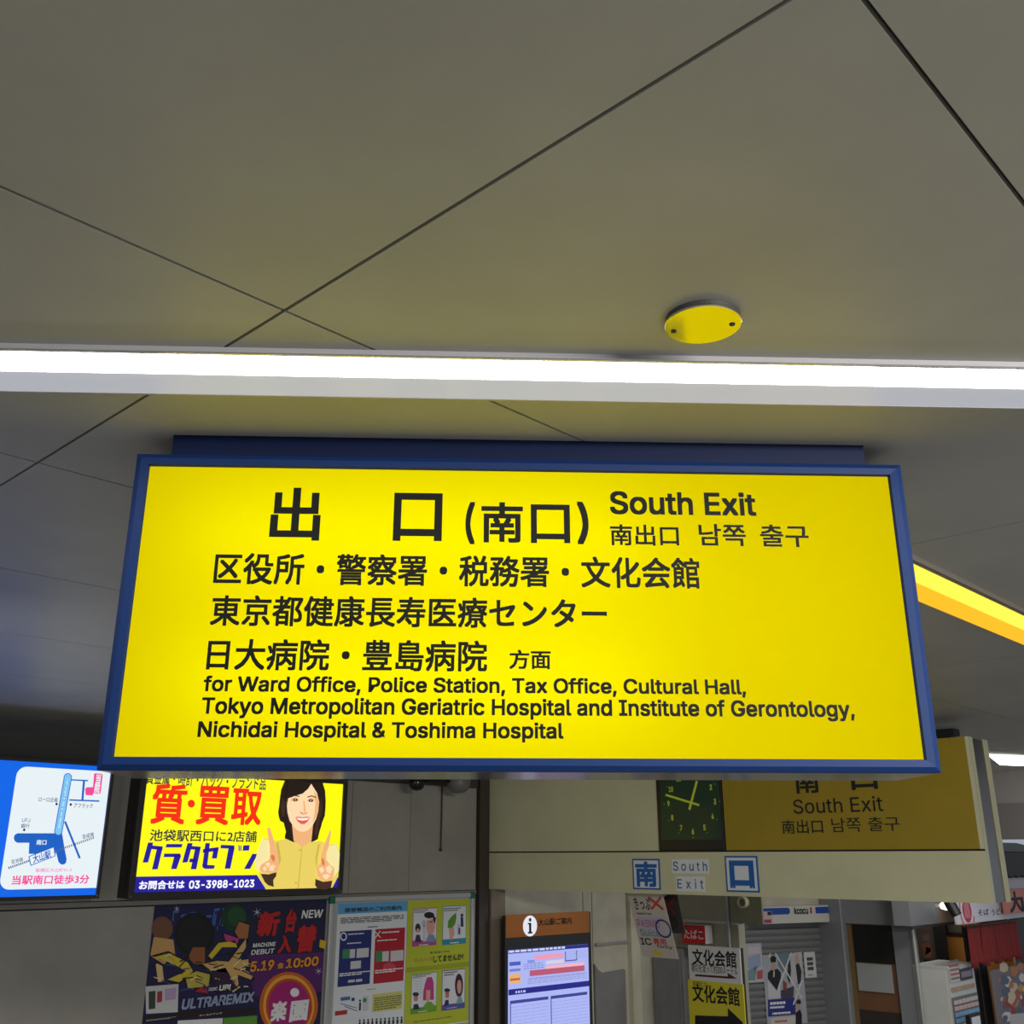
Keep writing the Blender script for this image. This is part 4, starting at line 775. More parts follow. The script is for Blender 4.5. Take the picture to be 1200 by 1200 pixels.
cdm = MB(); cdm.tube([(0, 0, 0), (.002, 0, top*.5), (0, 0, top)], .007, mat('dark_cord', (52, 48, 44), .6)); cdm.tube([(0, 0, -.012), (0, 0, .012)], .013, black)
tag(cdm.build('hanging_cord', fr=q), 'thin dark cord hanging on the grey wall left of the cream header', 'cord')
# ------------------------------------------------------------------ things on the header across the exit
oB = F_B.out(.0)
def onB(px, py, out=0.0): return F_B.at(px, py, out)
pl = Fr(F_B.o+F_B.r*(aCr+.004)+UPV*.052, F_B.r); wP = (a_e-.022)-(aCr+.004)
sp_ = thing('wayfinding_sign', 'yellow South Exit panel on the header, half hidden by the big sign', 'sign', pl)
m = MB(); m.box(0, wP, -.004, .018, 0, .698, mat('yellow_steel_panel', (156, 132, 22), .42, mottle=.06)); m.build('panel', sp_, bevel=.002)
m = MB(); m.box(wP, wP+.02, -.004, .018, 0, .698, cream); m.build('edge_strip', sp_)
C8 = lambda x, y: (880+.25*x, 900+.25*y)
bk = mat('black_vinyl', (16, 16, 12), .5)
for s, p0, p1, wt in [('南', (932.5,930.3), (959,901), .022), ('口', C8(475,104), C8(586,-10), .022), ('South Exit', C8(203,216), C8(615,130), .004),
                      ('南出口', C8(150,309), C8(336,240), .010), ('남쪽', C8(383,302), C8(513,231), .004), ('출구', C8(555,297), C8(694,226), .004)]:
    m = MB(); T(m, F_B, s, p0, p1, bk, 0, w=wt)
    da = (pl.o-F_B.o).dot(F_B.r); m.v = [(a-da, yy-.0055, z-.052) for a, yy, z in m.v]; m.build('lettering', sp_)

# clock
zc1 = F_B.p(812, 880)[1]
ck = Fr(F_B.o+F_B.r*aCl+UPV*.052, F_B.r); wC = aCr-aCl; hC = zc1-.052
clk = thing('wall_clock', 'square clock with a dark green face and yellow-green hands on the header', 'clock', ck)
m = MB(); m.box(0, wC, -.012, .018, 0, hC, mat('clock_black', (14, 15, 18), .35)); m.build('housing', clk, bevel=.004)
Cc = lambda x, y: (760+.13333*x, 900+.13333*y)
d0, d1_ = ck.p(*Cc(128, 634)), ck.p(*Cc(655, 634)); ctr = ck.p(*Cc(385, 305)); ztop = ctr[1]+(ctr[1]-d0[1])
m = MB(); m.box(d0[0], d1_[0], -.0135, -.012, d0[1], ztop, mat('clock_dial_green', (20, 58, 38), .4)); m.build('dial', clk)
lum = mat('luminous_yellow', (214, 228, 60), .5)
ru, rv = (ck.p(*Cc(597,295))[0]-ck.p(*Cc(190,310))[0])/2, ctr[1]-ck.p(*Cc(400,560))[1]
R_ = (abs(ru)+rv)/2; hs = .034
for h in range(1, 13):
    t = math.radians(h*30); x, z = ctr[0]+R_*math.sin(t), ctr[1]+R_*math.cos(t); s = str(h); ww = hs*.62*len(s)
    m = MB(); text(m, s, (x-ww/2, z-hs*.62), (x+ww/2, z+hs*.62), lum, -.0142, w=.022); m.build('numeral', clk)
    q = 1.2
    m = MB(); m.lathe([(.0035, -.0142), (.0025, -.0148)], lum, 'y', (ctr[0]+R_*q*math.sin(t), 0, ctr[1]+R_*q*math.cos(t)), 10); m.build('hour_dot', clk)
m = MB()
for k in range(60):
    if k % 5:
        t = math.radians(k*6); u_, v_ = math.sin(t), math.cos(t); A = R_*1.17; Bq = R_*1.22; e = .0008
        m.poly([(ctr[0]+u_*A-v_*e, ctr[1]+v_*A+u_*e), (ctr[0]+u_*Bq-v_*e, ctr[1]+v_*Bq+u_*e), (ctr[0]+u_*Bq+v_*e, ctr[1]+v_*Bq-u_*e), (ctr[0]+u_*A+v_*e, ctr[1]+v_*A-u_*e)], -.0140, mat('dial_marks', (90, 130, 60), .5))
m.build('minute_marking', clk)
for nm, deg, L, tail, wd_, y in (('hour_hand', 22, R_*.80, R_*.26, .010, -.017), ('minute_hand', 286, R_*1.14, R_*.36, .0085, -.020)):
    t = math.radians(deg); u_, v_ = math.sin(t), math.cos(t)
    m = MB(); m.prism([(ctr[0]-u_*tail-v_*wd_, ctr[1]-v_*tail+u_*wd_), (ctr[0]+u_*L-v_*wd_, ctr[1]+v_*L+u_*wd_), (ctr[0]+u_*L+v_*wd_, ctr[1]+v_*L-u_*wd_), (ctr[0]-u_*tail+v_*wd_, ctr[1]-v_*tail-u_*wd_)], y, y+.0015, lum); m.build(nm, clk)
gm = bpy.data.materials.new('clear_glass'); gm.use_nodes = True; nt = gm.node_tree
for n in list(nt.nodes): nt.nodes.remove(n)
o_ = nt.nodes.new('ShaderNodeOutputMaterial'); mx = nt.nodes.new('ShaderNodeMixShader'); ta = nt.nodes.new('ShaderNodeBsdfTransparent'); gl = nt.nodes.new('ShaderNodeBsdfGlossy')
gl.inputs['Roughness'].default_value = .05; mx.inputs[0].default_value = .003; nt.links.new(ta.outputs[0], mx.inputs[1]); nt.links.new(gl.outputs[0], mx.inputs[2]); nt.links.new(mx.outputs[0], o_.inputs['Surface'])
m = MB(); m.box(d0[0], d1_[0], -.026, -.024, d0[1], ztop, gm); m.build('glass', clk)

# plates and labels on the lower band
sblue = mat('sign_blue', (22, 92, 170), .45); spl = mat('plate_white', (216, 222, 226), .45)
def plate(name, label, p0, p1, group=None):
    q0, q1 = F_B.p(*p0), F_B.p(*p1); f = Fr(F_B.o+F_B.r*q0[0]+UPV*q0[1], F_B.r)
    return thing(name, label, 'sign', f, 'plates on the lower band of the header'), f, q1[0]-q0[0], q1[1]-q0[1]
th, f, w_, h_ = plate('kanji_plate', 'white square plate with a blue kanji for south, left of the small English label', (742.7,1042), (773,1006.5))
m = MB(); m.box(0, w_, -.006, 0, 0, h_, sblue); m.box(.012, w_-.012, -.0068, -.006, .012, h_-.012, spl); m.build('plate', th)
m = MB(); text(m, '南', (.026, .02), (w_-.026, h_-.02), sblue, -.0075, w=.036); m.build('lettering', th)
th, f, w_, h_ = plate('kanji_plate', 'white square plate with a blue kanji shaped like a hollow square, under the yellow panel', (852.3,1045), (887.5,1003))
m = MB(); m.box(0, w_, -.006, 0, 0, h_, sblue); m.box(.012, w_-.012, -.0068, -.006, .012, h_-.012, spl); m.build('plate', th)
m = MB(); text(m, '口', (.034, .026), (w_-.034, h_-.032), sblue, -.0075, w=.05); m.build('lettering', th)
th, f, w_, h_ = plate('word_label', 'small white label reading South, below the clock', (788,1023.3), (830,1006.8))
m = MB(); m.box(0, w_, -.003, 0, 0, h_, spl); m.build('plate', th)
m = MB(); text(m, 'South', (.012, .018), (w_-.012, h_-.018), mat('label_ink', (44, 84, 130), .5), -.004, w=.006, spacing=1.35); m.build('lettering', th)
th, f, w_, h_ = plate('word_label', 'small white label reading Exit, under the South label', (793,1044), (825.6,1027.4))
m = MB(); m.box(0, w_, -.003, 0, 0, h_, spl); m.build('plate', th)
m = MB(); text(m, 'Exit', (.012, .018), (w_-.012, h_-.018), mat('label_ink', (44, 84, 130), .5), -.004, w=.006, spacing=1.5); m.build('lettering', th)

# ------------------------------------------------------------------ beyond the exit: wall, pillar
FA = FY(7.05)
ag = lambda px, py: FA.p(px, py)
m = MB(); x1_, x2_, x3_ = ag(683,1060)[0], ag(693.5,1060)[0], 9.9
for a0, a1 in ((6.95, x1_-.006), (x1_+.006, x2_-.006), (x2_+.006, x3_)): m.box(a0, a1, 0, .15, -CAMZ, .3, creamw)
m.box(6.95, 9.9, .02, .16, -CAMZ, .3, seam_m); m.build('wall_street', fr=FA, kind='structure')
m = MB(); m.box(6.92, FY(YL).p(592, 1080)[0], 0, .14, -CAMZ, -.272, mat('brown_grey_post', (128, 116, 100), .5, mottle=.1)); m.build('trim_4', fr=FY(YL), kind='structure')
a0, b0 = ag(697, 1200); a1, b1 = ag(731, 1137)
m = MB(); m.prism([(a0, -CAMZ), (a1, -CAMZ), (a1, b1), (a1-.02, b1+.012), (a0+.12, b1+.0), (a0+.06, b1+.03), (a0, b1+.09)], -.02, 0, mat('grey_wall_board', (132, 130, 130), .6, mottle=.1)); m.build('trim_5', fr=FA, kind='structure')
a0, b0 = ag(697, 1108); a1, b1 = ag(738, 1102)
m = MB(); m.box(a0, a1+.1, -.03, 0, (b0+b1)/2-.012, (b0+b1)/2+.012, alu); m.build('trim_6', fr=FA, kind='structure')
q0_, q1_ = ag(737, 1150)[0], ag(747, 1150)[0]
m = MB(); m.box(q0_, q1_, -.05, 0, -CAMZ, .2, mat('pale_post', (206, 200, 178), .5, mottle=.08)); m.build('trim_8', fr=FA, kind='structure')
FC = FX(9.7)
c0, c1 = FC.p(741, 1100)[0], FC.p(866, 1100)[0]
pil = mat('pillar_panel', (158, 154, 136), .5, mottle=.12, scale=2.5)
zs = FC.p(825, 1080)[1]
m = MB(); m.box(c0, c1, 0, .12, -CAMZ, zs-.01, pil); m.box(c0, c1, 0, .12, zs+.01, .3, pil); m.box(c0+.01, c1-.01, .015, .11, -CAMZ, .29, seam_m)
m.box(c0+.02, c1, -.012, 0, zs-.014, zs+.014, alu)
q = FC.p(746, 1150)[0]; m.box(q, q+.02, -.015, 0, -CAMZ, .2, mat('post_edge', (96, 92, 84), .5)); m.build('wall_pillar', fr=FC, kind='structure')
dp = MB(); x = FC.p(857, 1110)[0]; dp.tube([(x, -.03, -CAMZ), (x, -.03, .1)], .016, greyp); tag(dp.build('conduit_pipe', fr=FC), 'thin vertical grey pipe on the pillar right of the red tobacco sign', 'pipe')

# grey steel cabinet under the leaning ticket board
FG = FX(9.5); g0, g1 = max(FG.p(757, 1150)[0], -7.03), FG.p(801, 1150)[0]; gz = FG.p(775, 1110)[1]
gc = thing('steel_cabinet', 'tall grey steel cabinet under the leaning ticket notice', 'cabinet', Fr((9.5, -g0, 0), (0, -1, 0)))
gw = g1-g0
m = MB(); m.box(0, gw, 0, .17, 0, CAMZ+gz, mat('cabinet_grey', (140, 140, 142), .45, mottle=.08, scale=5)); m.build('body', gc, bevel=.006)
m = MB(); m.box(.03, gw-.03, -.012, 0, .1, CAMZ+gz-.06, mat('cabinet_door_grey', (128, 128, 131), .45, mottle=.1, scale=6)); m.build('door', gc, bevel=.004)

# leaning ticket notices hung from the header
F7 = FX(7.06)
def leaning(px_tl, px_tr, px_bl, X, nm, label, dark):
    F_ = FX(X); tl, tr_ = F_.hit(*px_tl), F_.hit(*px_tr); d = ray(*px_bl); bl_ = CAM+d*(tl.y/d.y)
    f = Fr(bl_, (0, -1, 0), tl-bl_); return thing(nm, label, 'sign', f, 'leaning ticket notices'), f, (tr_-tl).length, (tl-bl_).length
kp, fk, kw, kh = leaning((734.8,1046), (776,1046), (753,1121), 7.06, 'ticket_notice', 'pale leaning ticket notice with a red cross and blue ring, hung under the header', 0)
paper = mat('notice_paper', (188, 180, 168), .5)
m = MB(); m.box(0, kw, 0, .008, 0, kh, paper); m.build('board', kp, bevel=.003)
m = MB(); m.box(-.03, kw+.01, .008, .05, kh-.02, kh+.045, greyp); m.build('bracket', kp)
C7 = lambda x, y: (720+.14172*x, 1030+.14172*y)
m = MB(); RC(m, fk, C7(195,310), C7(440,490), ink(176, 170, 186), -.001); 
LN(m, fk, C7(280,150), C7(405,252), 2.6, ink(190, 60, 34), -.0022); LN(m, fk, C7(385,150), C7(308,250), 2.6, ink(190, 60, 34), -.0024)
m.build('printed_cross', kp)
m = MB(); cx, cy = fk.p(*C7(406, 410)); pts = [(cx+.075*math.cos(t*math.pi/16), cy+.075*math.sin(t*math.pi/16)) for t in range(32)]; pin = [(cx+.061*math.cos(t*math.pi/16), cy+.061*math.sin(t*math.pi/16)) for t in range(32)]
m.add([(a, -.0026, b) for a, b in pts+pin], [(i, 32+i, 32+(i+1) % 32, (i+1) % 32) for i in range(32)], ink(34, 40, 110)); m.build('printed_ring', kp)
zz = kh
def ktext(s, fa0, fb0, fa1, fb1, mm, wt):
    m = MB(); text(m, s, (kw*fa0, kh*fb0), (kw*fa1, kh*fb1), mm, -.0018, w=wt); m.build('lettering', kp)
ktext('きっぷ', .13, .74, .60, .93, ink(34, 30, 24), .012); ktext('Magnetic Ticket', .14, .655, .56, .70, ink(60, 56, 50), .006)
ktext('PASMO', .08, .47, .72, .59, ink(176, 110, 140), .012); ktext('Suica', .10, .33, .66, .44, ink(110, 140, 120), .012)
ktext('IC', .06, .19, .36, .30, ink(30, 28, 34), .012); ktext('専用', .42, .20, .78, .31, ink(190, 40, 60), .02); ktext('Only', .50, .145, .92, .20, ink(40, 38, 44), .008)
m = MB(); cx, cy = kw*.45, kh*.075
m.poly([(cx+(.062 if k % 2 else .038)*math.cos(k*math.pi/8)*(1.0), cy+(.03 if k % 2 else .02)*math.sin(k*math.pi/8)) for k in range(16)], -.002, ink(206, 180, 50)); m.build('printed_burst', kp)
k2, fk2, w2, h2 = leaning((754,1047), (793.5,1047), (763,1092), 7.18, 'ticket_notice', 'dark ticket notice behind the pale leaning one', 1)
m = MB(); m.box(w2*.3, w2*.34, -.05, .03, h2-.01, h2+.1, greyp); m.box(w2*.66, w2*.7, -.05, .03, h2-.01, h2+.1, greyp); m.build('bracket', k2)
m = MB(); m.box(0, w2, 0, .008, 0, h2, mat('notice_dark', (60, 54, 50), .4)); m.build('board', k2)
m = MB(); LN(m, fk2, (777,1053), (791,1071), 2.2, ink(122, 40, 30), -.001); LN(m, fk2, (790,1053), (777,1071), 2.2, ink(122, 40, 30), -.0013); m.build('printed_cross', k2)
m = MB(); EL(m, fk2, (788,1082), 6, 7, ink(30, 32, 50), -.001, inner=.8); m.build('printed_ring', k2)

# information display
FI = FY(6.74, -4.0, 7.6)
qa, qb = FI.p(592, 1072), FI.p(689.5, 1068)
ia0, ia1, itop = qa[0], FI.p(690.5, 1110)[0], (qa[1]+qb[1])/2
fi = Fr(FI.o+FI.r*ia0+UPV*(-CAMZ), FI.r); fi.o.z = 0
inf = thing('information_display', 'tall dark station information display with an orange header and lit screen', 'display', fi)
iw = ia1-ia0; ih = CAMZ+itop
m = MB(); m.box(0, iw+.03, .0, .04, 0, ih-.005, mat('display_body', (36, 36, 38), .4)); m.build('body', inf, bevel=.006)
C6 = lambda x, y: (560+x/6, 1030+y/6)
hb_ = fi.p(*C6(480, 397))[1]
m = MB(); m.box(0, iw, -.012, 0, hb_, ih, mat('orange_header', (178, 104, 24), .45, mottle=.05)); m.build('header', inf, bevel=.003)
m = MB(); cx, cy = fi.p(*C6(360, 330)); R_ = .088; m.poly([(cx+R_*math.cos(t*math.pi/18), cy+R_*math.sin(t*math.pi/18)) for t in range(36)], -.0135, glow(235, 238, 246, k=.85)); m.build('info_disc', inf)
ik = ink(18, 16, 16)
m = MB(); m.poly([(cx+0.016*math.cos(t*math.pi/10), cy+.052+.016*math.sin(t*math.pi/10)) for t in range(20)], -.0145, ik)
m.poly([(cx-.028, cy+.026), (cx+.014, cy+.026), (cx+.014, cy-.05), (cx+.028, cy-.05), (cx+.028, cy-.064), (cx-.028, cy-.064), (cx-.028, cy-.05), (cx-.014, cy-.05), (cx-.014, cy+.013), (cx-.028, cy+.013)], -.0145, ik); m.build('lettering', inf)
for s, p0, p1, wt in (('大山駅ご案内', C6(418,330), C6(652,268), .022), ('Oyama Station Information', C6(418,364), C6(676,346), .008)):
    m = MB(); T(m, fi, s, p0, p1, ik, -.0135, w=wt); m.build('lettering', inf)
sw0 = .035; zt1 = (fi.p(*C6(205,500))[1]+fi.p(*C6(768,460))[1])/2; sw1 = iw-.02
SCR = glow(172, 182, 244, k=.92); NV = glow(34, 34, 132, k=.9)
m = MB(); m.box(sw0, sw1, -.006, 0, .75, zt1, SCR); m.build('screen', inf)
def Z(py, px=480): return fi.p(*C6(px, py))[1]
def A(px, py=600): return fi.p(*C6(px, py))[0]
m = MB(); e = -.0068
m.poly([(sw0, Z(505)), (sw1, Z(505)), (sw1, zt1), (sw0, zt1)], e, NV); m.poly([(sw0, Z(788)), (sw1, Z(788)), (sw1, Z(748)), (sw0, Z(748))], e, NV)
for x0_, x1_2 in ((A(222,850), A(492,840)), (A(508,850), A(765,800))): m.poly([(x0_, Z(848)), (x1_2, Z(848)), (x1_2, Z(826)), (x0_, Z(826))], e, glow(60, 62, 140)); m.poly([(x0_, .76), (x0_+.012, .76), (x0_+.012, Z(826)), (x0_, Z(826))], e-.0002, glow(70, 74, 150))
def S_(p, q, c, d=0.0): a0, a1 = A(p[0]), A(q[0]); m.poly([(a0, Z(p[1])), (a1, Z(p[1])), (a1, Z(q[1])), (a0, Z(q[1]))], e-.0006-d, glow(*c))
S_((395,563), (600,530), (226, 150, 176)); S_((345,580), (395,560), (120, 140, 210)); S_((475,600), (600,575), (206, 200, 220)); S_((475,655), (745,610), (232, 176, 190)); S_((360,672), (745,632), (176, 84, 112), .0004)
S_((218,588), (296,562), (70, 86, 180)); S_((218,628), (296,610), (110, 120, 200)); S_((218,710), (296,645), (222, 170, 110)); S_((222,690), (292,675), (190, 90, 60), .0004)
S_((610,590), (616,520), (70, 74, 140)); S_((610,592), (690,584), (70, 74, 140)); S_((688,590), (694,520), (70, 74, 140)); S_((350,690), (760,686), (120, 124, 180))
def bars(p, q, n, c, fill=.5, seg=4):
    a0, a1 = A(p[0]), A(q[0]); z0, z1 = Z(p[1]), Z(q[1]); h = (z1-z0)/n
    for i in range(n):
        x = a0
        while x < a1-.01:
            x2 = min(a1, x+(a1-a0)/seg*random.uniform(.3, .9)); zc = z0+h*(i+.5); m.poly([(x, zc-h*fill/2), (x2, zc-h*fill/2), (x2, zc+h*fill/2), (x, zc+h*fill/2)], e-.0012, glow(*c)); x = x2+.012
bars((215,500), (610,482), 1, (200, 206, 246), .8, 8); bars((260,782), (330,760), 1, (180, 186, 240), .7, 3); bars((345,728), (760,690), 3, (130, 134, 190), .35, 9); bars((320,625), (460,580), 3, (110, 118, 190), .4, 6); bars((620,575), (760,520), 4, (150, 154, 206), .4, 6)
bars((230,1190), (490,860), 14, (140, 146, 206), .16, 3); bars((515,1190), (765,860), 14, (140, 146, 206), .16, 3)
m.build('screen_print', inf)

# tobacco and cultural hall signs in front of the pillar
FT = FX(9.3)
def box_on(F_, p0, p1, nm, label, cat, depth, mm, part='panel', bev=.003):
    q0, q1 = F_.p(*p0), F_.p(*p1); f = Fr(F_.o+F_.r*q0[0]+F_.u*q0[1], F_.r); th = thing(nm, label, cat, f)
    m = MB(); m.box(0, q1[0]-q0[0], 0, depth, 0, q1[1]-q0[1], mm); m.build(part, th, bevel=bev); return th, f
tb, ft = box_on(FX(9.54), C7(565,528), C7(746,386), 'tobacco_sign', 'small red and white tobacco sign on the pillar', 'sign', .14, mat('sign_white_body', (206, 204, 200), .5), 'body')
q0, q1 = ft.p(*C7(565,528)), ft.p(*C7(746,386))
m = MB(); m.box(0, q1[0], -.006, .002, 0, q1[1], ink(196, 30, 32)); m.build('face', tb, label='red face')
m = MB(); T(m, ft, 'たばこ', C7(580,492), C7(735,424), ink(230, 214, 210), -.0075, w=.02); m.build('lettering', tb)
bz0 = FT.p(840, 1260)[1]
pr = thing('sign_stand', 'black upright stand carrying the two cultural hall signs', 'stand', Fr((9.3, FT.hit(*C7(600,700)).y, 0), (0, -1, 0)))
sa0 = 0; sa1 = FT.p(*C7(1045,700))[0]-FT.p(*C7(600,700))[0]; stz = CAMZ+FT.p(*C7(820,560))[1]
m = MB()
for x in (.0, sa1-.03): m.box(x, x+.03, .02, .06, .02, stz, black)
m.build('post', pr); 
m = MB(); m.box(-.02, sa1+.02, -.14, .16, 0, .02, black); m.build('foot', pr)
m = MB(); m.box(.03, sa1-.03, .03, .05, stz-.05, stz-.01, black); m.box(.03, sa1-.03, .03, .05, .3, .34, black); m.build('crossbar', pr)
for i, (p0, p1, col, label) in enumerate((((620,834), (1034,574), (214, 212, 206), 'white cultural hall sign with a dark red arrow, on the black stand'), ((628,1300), (1062,872), (214, 200, 40), 'yellow cultural hall sign with a black arrow, below the white one'))):
    th, f = box_on(FT, C7(*p0), C7(*p1), 'direction_sign', label, 'sign', .018, ink(*col)); th['group'] = 'cultural hall signs on the black stand'
    k2_ = ink(20, 18, 18)
    def ln(s, a, b, mm, wt):
        m = MB(); T(m, f, s, C7(*a), C7(*b), mm, -.0016, w=wt); m.build('lettering', th)
    if i == 0:
        ln('文化会館', (648,708), (1005,600), k2_, .02); ln('踏切を渡って約200メートル', (640,766), (1016,726), k2_, .003)
        m = MB(); PG(m, f, [C7(*q) for q in ((668,788),(940,806),(934,776),(1014,824),(940,824),(668,804))], ink(84, 14, 30), -.0016); m.build('printed_arrow', th)
    else:
        ln('板橋区立', (650,884), (762,852), ink(110, 100, 30), .004); ln('文化会館', (648,1012), (1030,900), k2_, .02)
        m = MB(); PG(m, f, [C7(*q) for q in ((668,1128),(940,1136),(938,1068),(1062,1186),(1062,1240),(940,1290),(940,1230),(668,1226))], k2_, -.0016); m.build('printed_arrow', th)

# ------------------------------------------------------------------ shuttered kiosk
Q8 = lambda x, y: (850+.175*x, 1040+.175*y)
FKs = Fr((11.5, 7.18, CAMZ), (math.cos(math.radians(-21.2)), math.sin(math.radians(-21.2)), 0))
s0, s1 = FKs.p(846, 1110)[0], FKs.p(961, 1112)[0]; sz = FKs.p(900, 1081)[1]
fs_ = Fr(FKs.o+FKs.r*s0, FKs.r); fs_.o.z = 0; sw_ = s1-s0; shh = CAMZ+sz
sh = thing('roller_shutter', 'closed grey roller shutter with posters taped to it', 'shutter', fs_)
m = MB(); n = int(shh/.075); slm = mat('shutter_grey', (134, 134, 134), .42, metal=.25, mottle=.05)
prof = [(0, 0), (-.006, .012), (-.012, .03), (-.012, .056), (-.006, .062), (.014, .064), (.014, .073), (0, .075)]
V = []; 
for i in range(n):
    for y, z in prof[:-1] if i < n-1 else prof: V.append((y, i*.075+z))
V = [(y, z) for y, z in V if z <= shh]
m.add([(0, y, z) for y, z in V]+[(sw_, y, z) for y, z in V], [(i, len(V)+i, len(V)+i+1, i+1) for i in range(len(V)-1)], slm); m.box(0, sw_, .016, .03, 0, shh, slm)
m.build('slat_curtain', sh)
m = MB(); m.box(-.05, 0, -.03, .05, 0, shh, greyp); m.build('guide_rail', sh)
# kiosk housing: fascia above and the right-hand return wall
jd = .42
m = MB(); m.box(sw_, sw_+.04, -jd, .05, -CAMZ, .1, greyp); m.box(-.5, sw_+.04, -.05, .4, sz, .1, creamw)
fz_ = Fr(fs_.o+UPV*CAMZ, fs_.r); m.build('wall_kiosk', fr=fz_, kind='structure')
FCa = FX(9.66); u0, u1 = FCa.p(858, 1065), FCa.p(894, 1083)
m = MB(); m.box(u0[0]-.02, u1[0], 0, .03, u1[1], .2, mat('olive_panel', (132, 130, 100), .5, mottle=.08)); m.build('wall_kiosk_side', fr=FCa, kind='structure')
FR_ = FX(9.59); cR = FR_.at(*Q8(108, 100))
rg = MB(); nR = 30; rR = (FR_.p(*Q8(108,145))[1]-FR_.p(*Q8(108,65))[1]); rR = abs(rR)/2
rg.lathe([(rR, .06), (rR, .012), (rR*.93, 0), (rR*.68, 0), (rR*.62, .03), (rR*.3, .03)], mat('cream_plastic', (196, 190, 158), .45), 'y', (0, 0, 0), 36); rg.lathe([(rR*.64, .028), (rR*.6, .026)], mat('grey_core', (120, 118, 104), .6), 'y', (0, 0, 0), 30)  # centre coloured grey so the fitting reads as a ring
tag(rg.build('round_fitting', fr=cR, smooth=False), 'cream ring shaped fitting under the header left of the blue banded box sign', 'wall fitting')
FSg = FKs.out(.22)
g0_, g1_ = FSg.p(*Q8(229, 250)), FSg.p(*Q8(772, 120)); gb, gt = FSg.p(*Q8(500,238))[1], FSg.p(*Q8(500,122))[1]
fg = Fr(FSg.o+FSg.r*g0_[0]+UPV*gb, FSg.r); gw_, gh_ = g1_[0]-g0_[0], gt-gb
ks = thing('kiosk_box_sign', 'white box sign with blue bands above the grey roller shutter', 'sign', fg)
m = MB(); m.box(0, gw_, 0, .19, 0, gh_, mat('box_sign_white', (205, 203, 192), .45)); m.build('body', ks, bevel=.004)
m = MB(); b1_ = ink(30, 74, 160)
for a, b in ((.0, .37), (.68, .98)): m.poly([(gw_*a, gh_*.52), (gw_*(b-.02), gh_*.52), (gw_*b, gh_*.62), (gw_*b, gh_*.80), (gw_*(b-.02), gh_*.9), (gw_*a, gh_*.9)], -.001, b1_)
m.build('printed_band', ks)
m = MB(); text(m, 'kcocu', (gw_*.42, gh_*.50), (gw_*.59, gh_*.92), ink(30, 34, 50), -.0015, w=.03, shear=-.0); m.build('lettering', ks)
m = MB(); 
for z in (.62, .80): m.poly([(gw_*.625+.018*math.cos(t*math.pi/8), gh_*z+.02*math.sin(t*math.pi/8)) for t in range(16)], -.0015, ink(190, 50, 40))
m.poly([(gw_*.01, gh_*.03), (gw_*.155, gh_*.03), (gw_*.155, gh_*.72), (gw_*.01, gh_*.72)], -.002, ink(206, 176, 186)); m.poly([(gw_*.02, gh_*.06), (gw_*.14, gh_*.06), (gw_*.14, gh_*.26), (gw_*.02, gh_*.26)], -.0024, ink(170, 70, 90)); m.poly([(gw_*.1, gh_*.5), (gw_*.15, gh_*.5), (gw_*.15, gh_*.7), (gw_*.1, gh_*.7)], -.0024, ink(40, 40, 60))
m.build('printed_artwork', ks)
FSh = FKs.out(.02)
def sposter(label, p0, p1, col, nm='poster'):
    q0, q1 = FSh.p(*p0), FSh.p(*p1); f = Fr(FSh.o+FSh.r*q0[0]+UPV*q0[1], FSh.r); th = thing(nm, label, 'poster', f)
    m = MB(); m.box(0, q1[0]-q0[0], 0, .004, 0, q1[1]-q0[1], ink(*col)); m.build('sheet', th); return th, f
th, f = sposter('pale pink and blue poster at the left edge of the roller shutter', Q8(132,640), Q8(240,372), (190, 184, 192))
m = MB()
for q, c in (([(150,400),(230,395),(232,440),(150,450)], (206,196,204)), ([(150,470),(230,440),(240,520),(200,560),(150,540)], (150,166,190)), ([(150,560),(215,520),(200,620),(150,625)], (120,146,150)), ([(212,560),(250,550),(250,610),(212,615)], (176,84,84))): PG(m, f, [Q8(*p) for p in q], ink(*c), -.001)
m.build('printed_artwork', th)
th, f = sposter('crossed out poster of people in dark suits on the roller shutter', Q8(282,930), Q8(512,440), (168, 172, 180))
m = MB(); P_ = lambda q, c, d=0.0: PG(m, f, [Q8(*p) for p in q], ink(*c), -.001-d)
P_([(352,440),(425,430),(425,520),(385,570),(352,520)], (110, 126, 142)); P_([(440,440),(512,430),(512,640),(440,640)], (190, 186, 190))
P_([(285,570),(315,545),(350,545),(372,570),(372,600),(345,690),(283,610)], (34, 34, 40), .0003); P_([(308,500),(335,500),(335,548),(322,560),(308,548)], (190,150,130), .0005); P_([(300,470),(320,455),(340,470),(338,500),(304,502)], (30,24,24), .0007)
P_([(322,560),(330,560),(328,600),(320,600)], (206,206,210), .0006); P_([(420,520),(432,480),(440,560),(430,650),(412,600)], (46,46,56), .0003); P_([(470,520),(490,500),(510,560),(505,640),(485,650)], (40,40,48), .0003); P_([(462,470),(480,440),(495,480),(490,510),(468,510)], (196,160,144), .0005)
P_([(283,620),(345,695),(365,640),(370,740),(290,745)], (200, 200, 206), .0004); P_([(385,620),(412,640),(410,690),(385,680)], (140,70,60), .0006); P_([(370,690),(460,660),(455,740),(372,745)], (70,66,80), .0004)
P_([(284,752),(470,738),(470,850),(286,866)], (44, 48, 128), .0008); P_([(298,798),(395,792),(395,806),(298,812)], (216,216,224), .001); P_([(305,875),(470,860),(470,930),(305,930)], (206,196,190), .0009)
P_([(470,840),(500,815),(512,850),(512,930),(470,930)], (30, 30, 36), .001); P_([(478,775),(502,770),(502,815),(480,820)], (190,150,130), .0012); P_([(474,760),(490,745),(506,760),(504,780),(476,780)], (40,30,30), .0014)
m.build('printed_artwork', th)
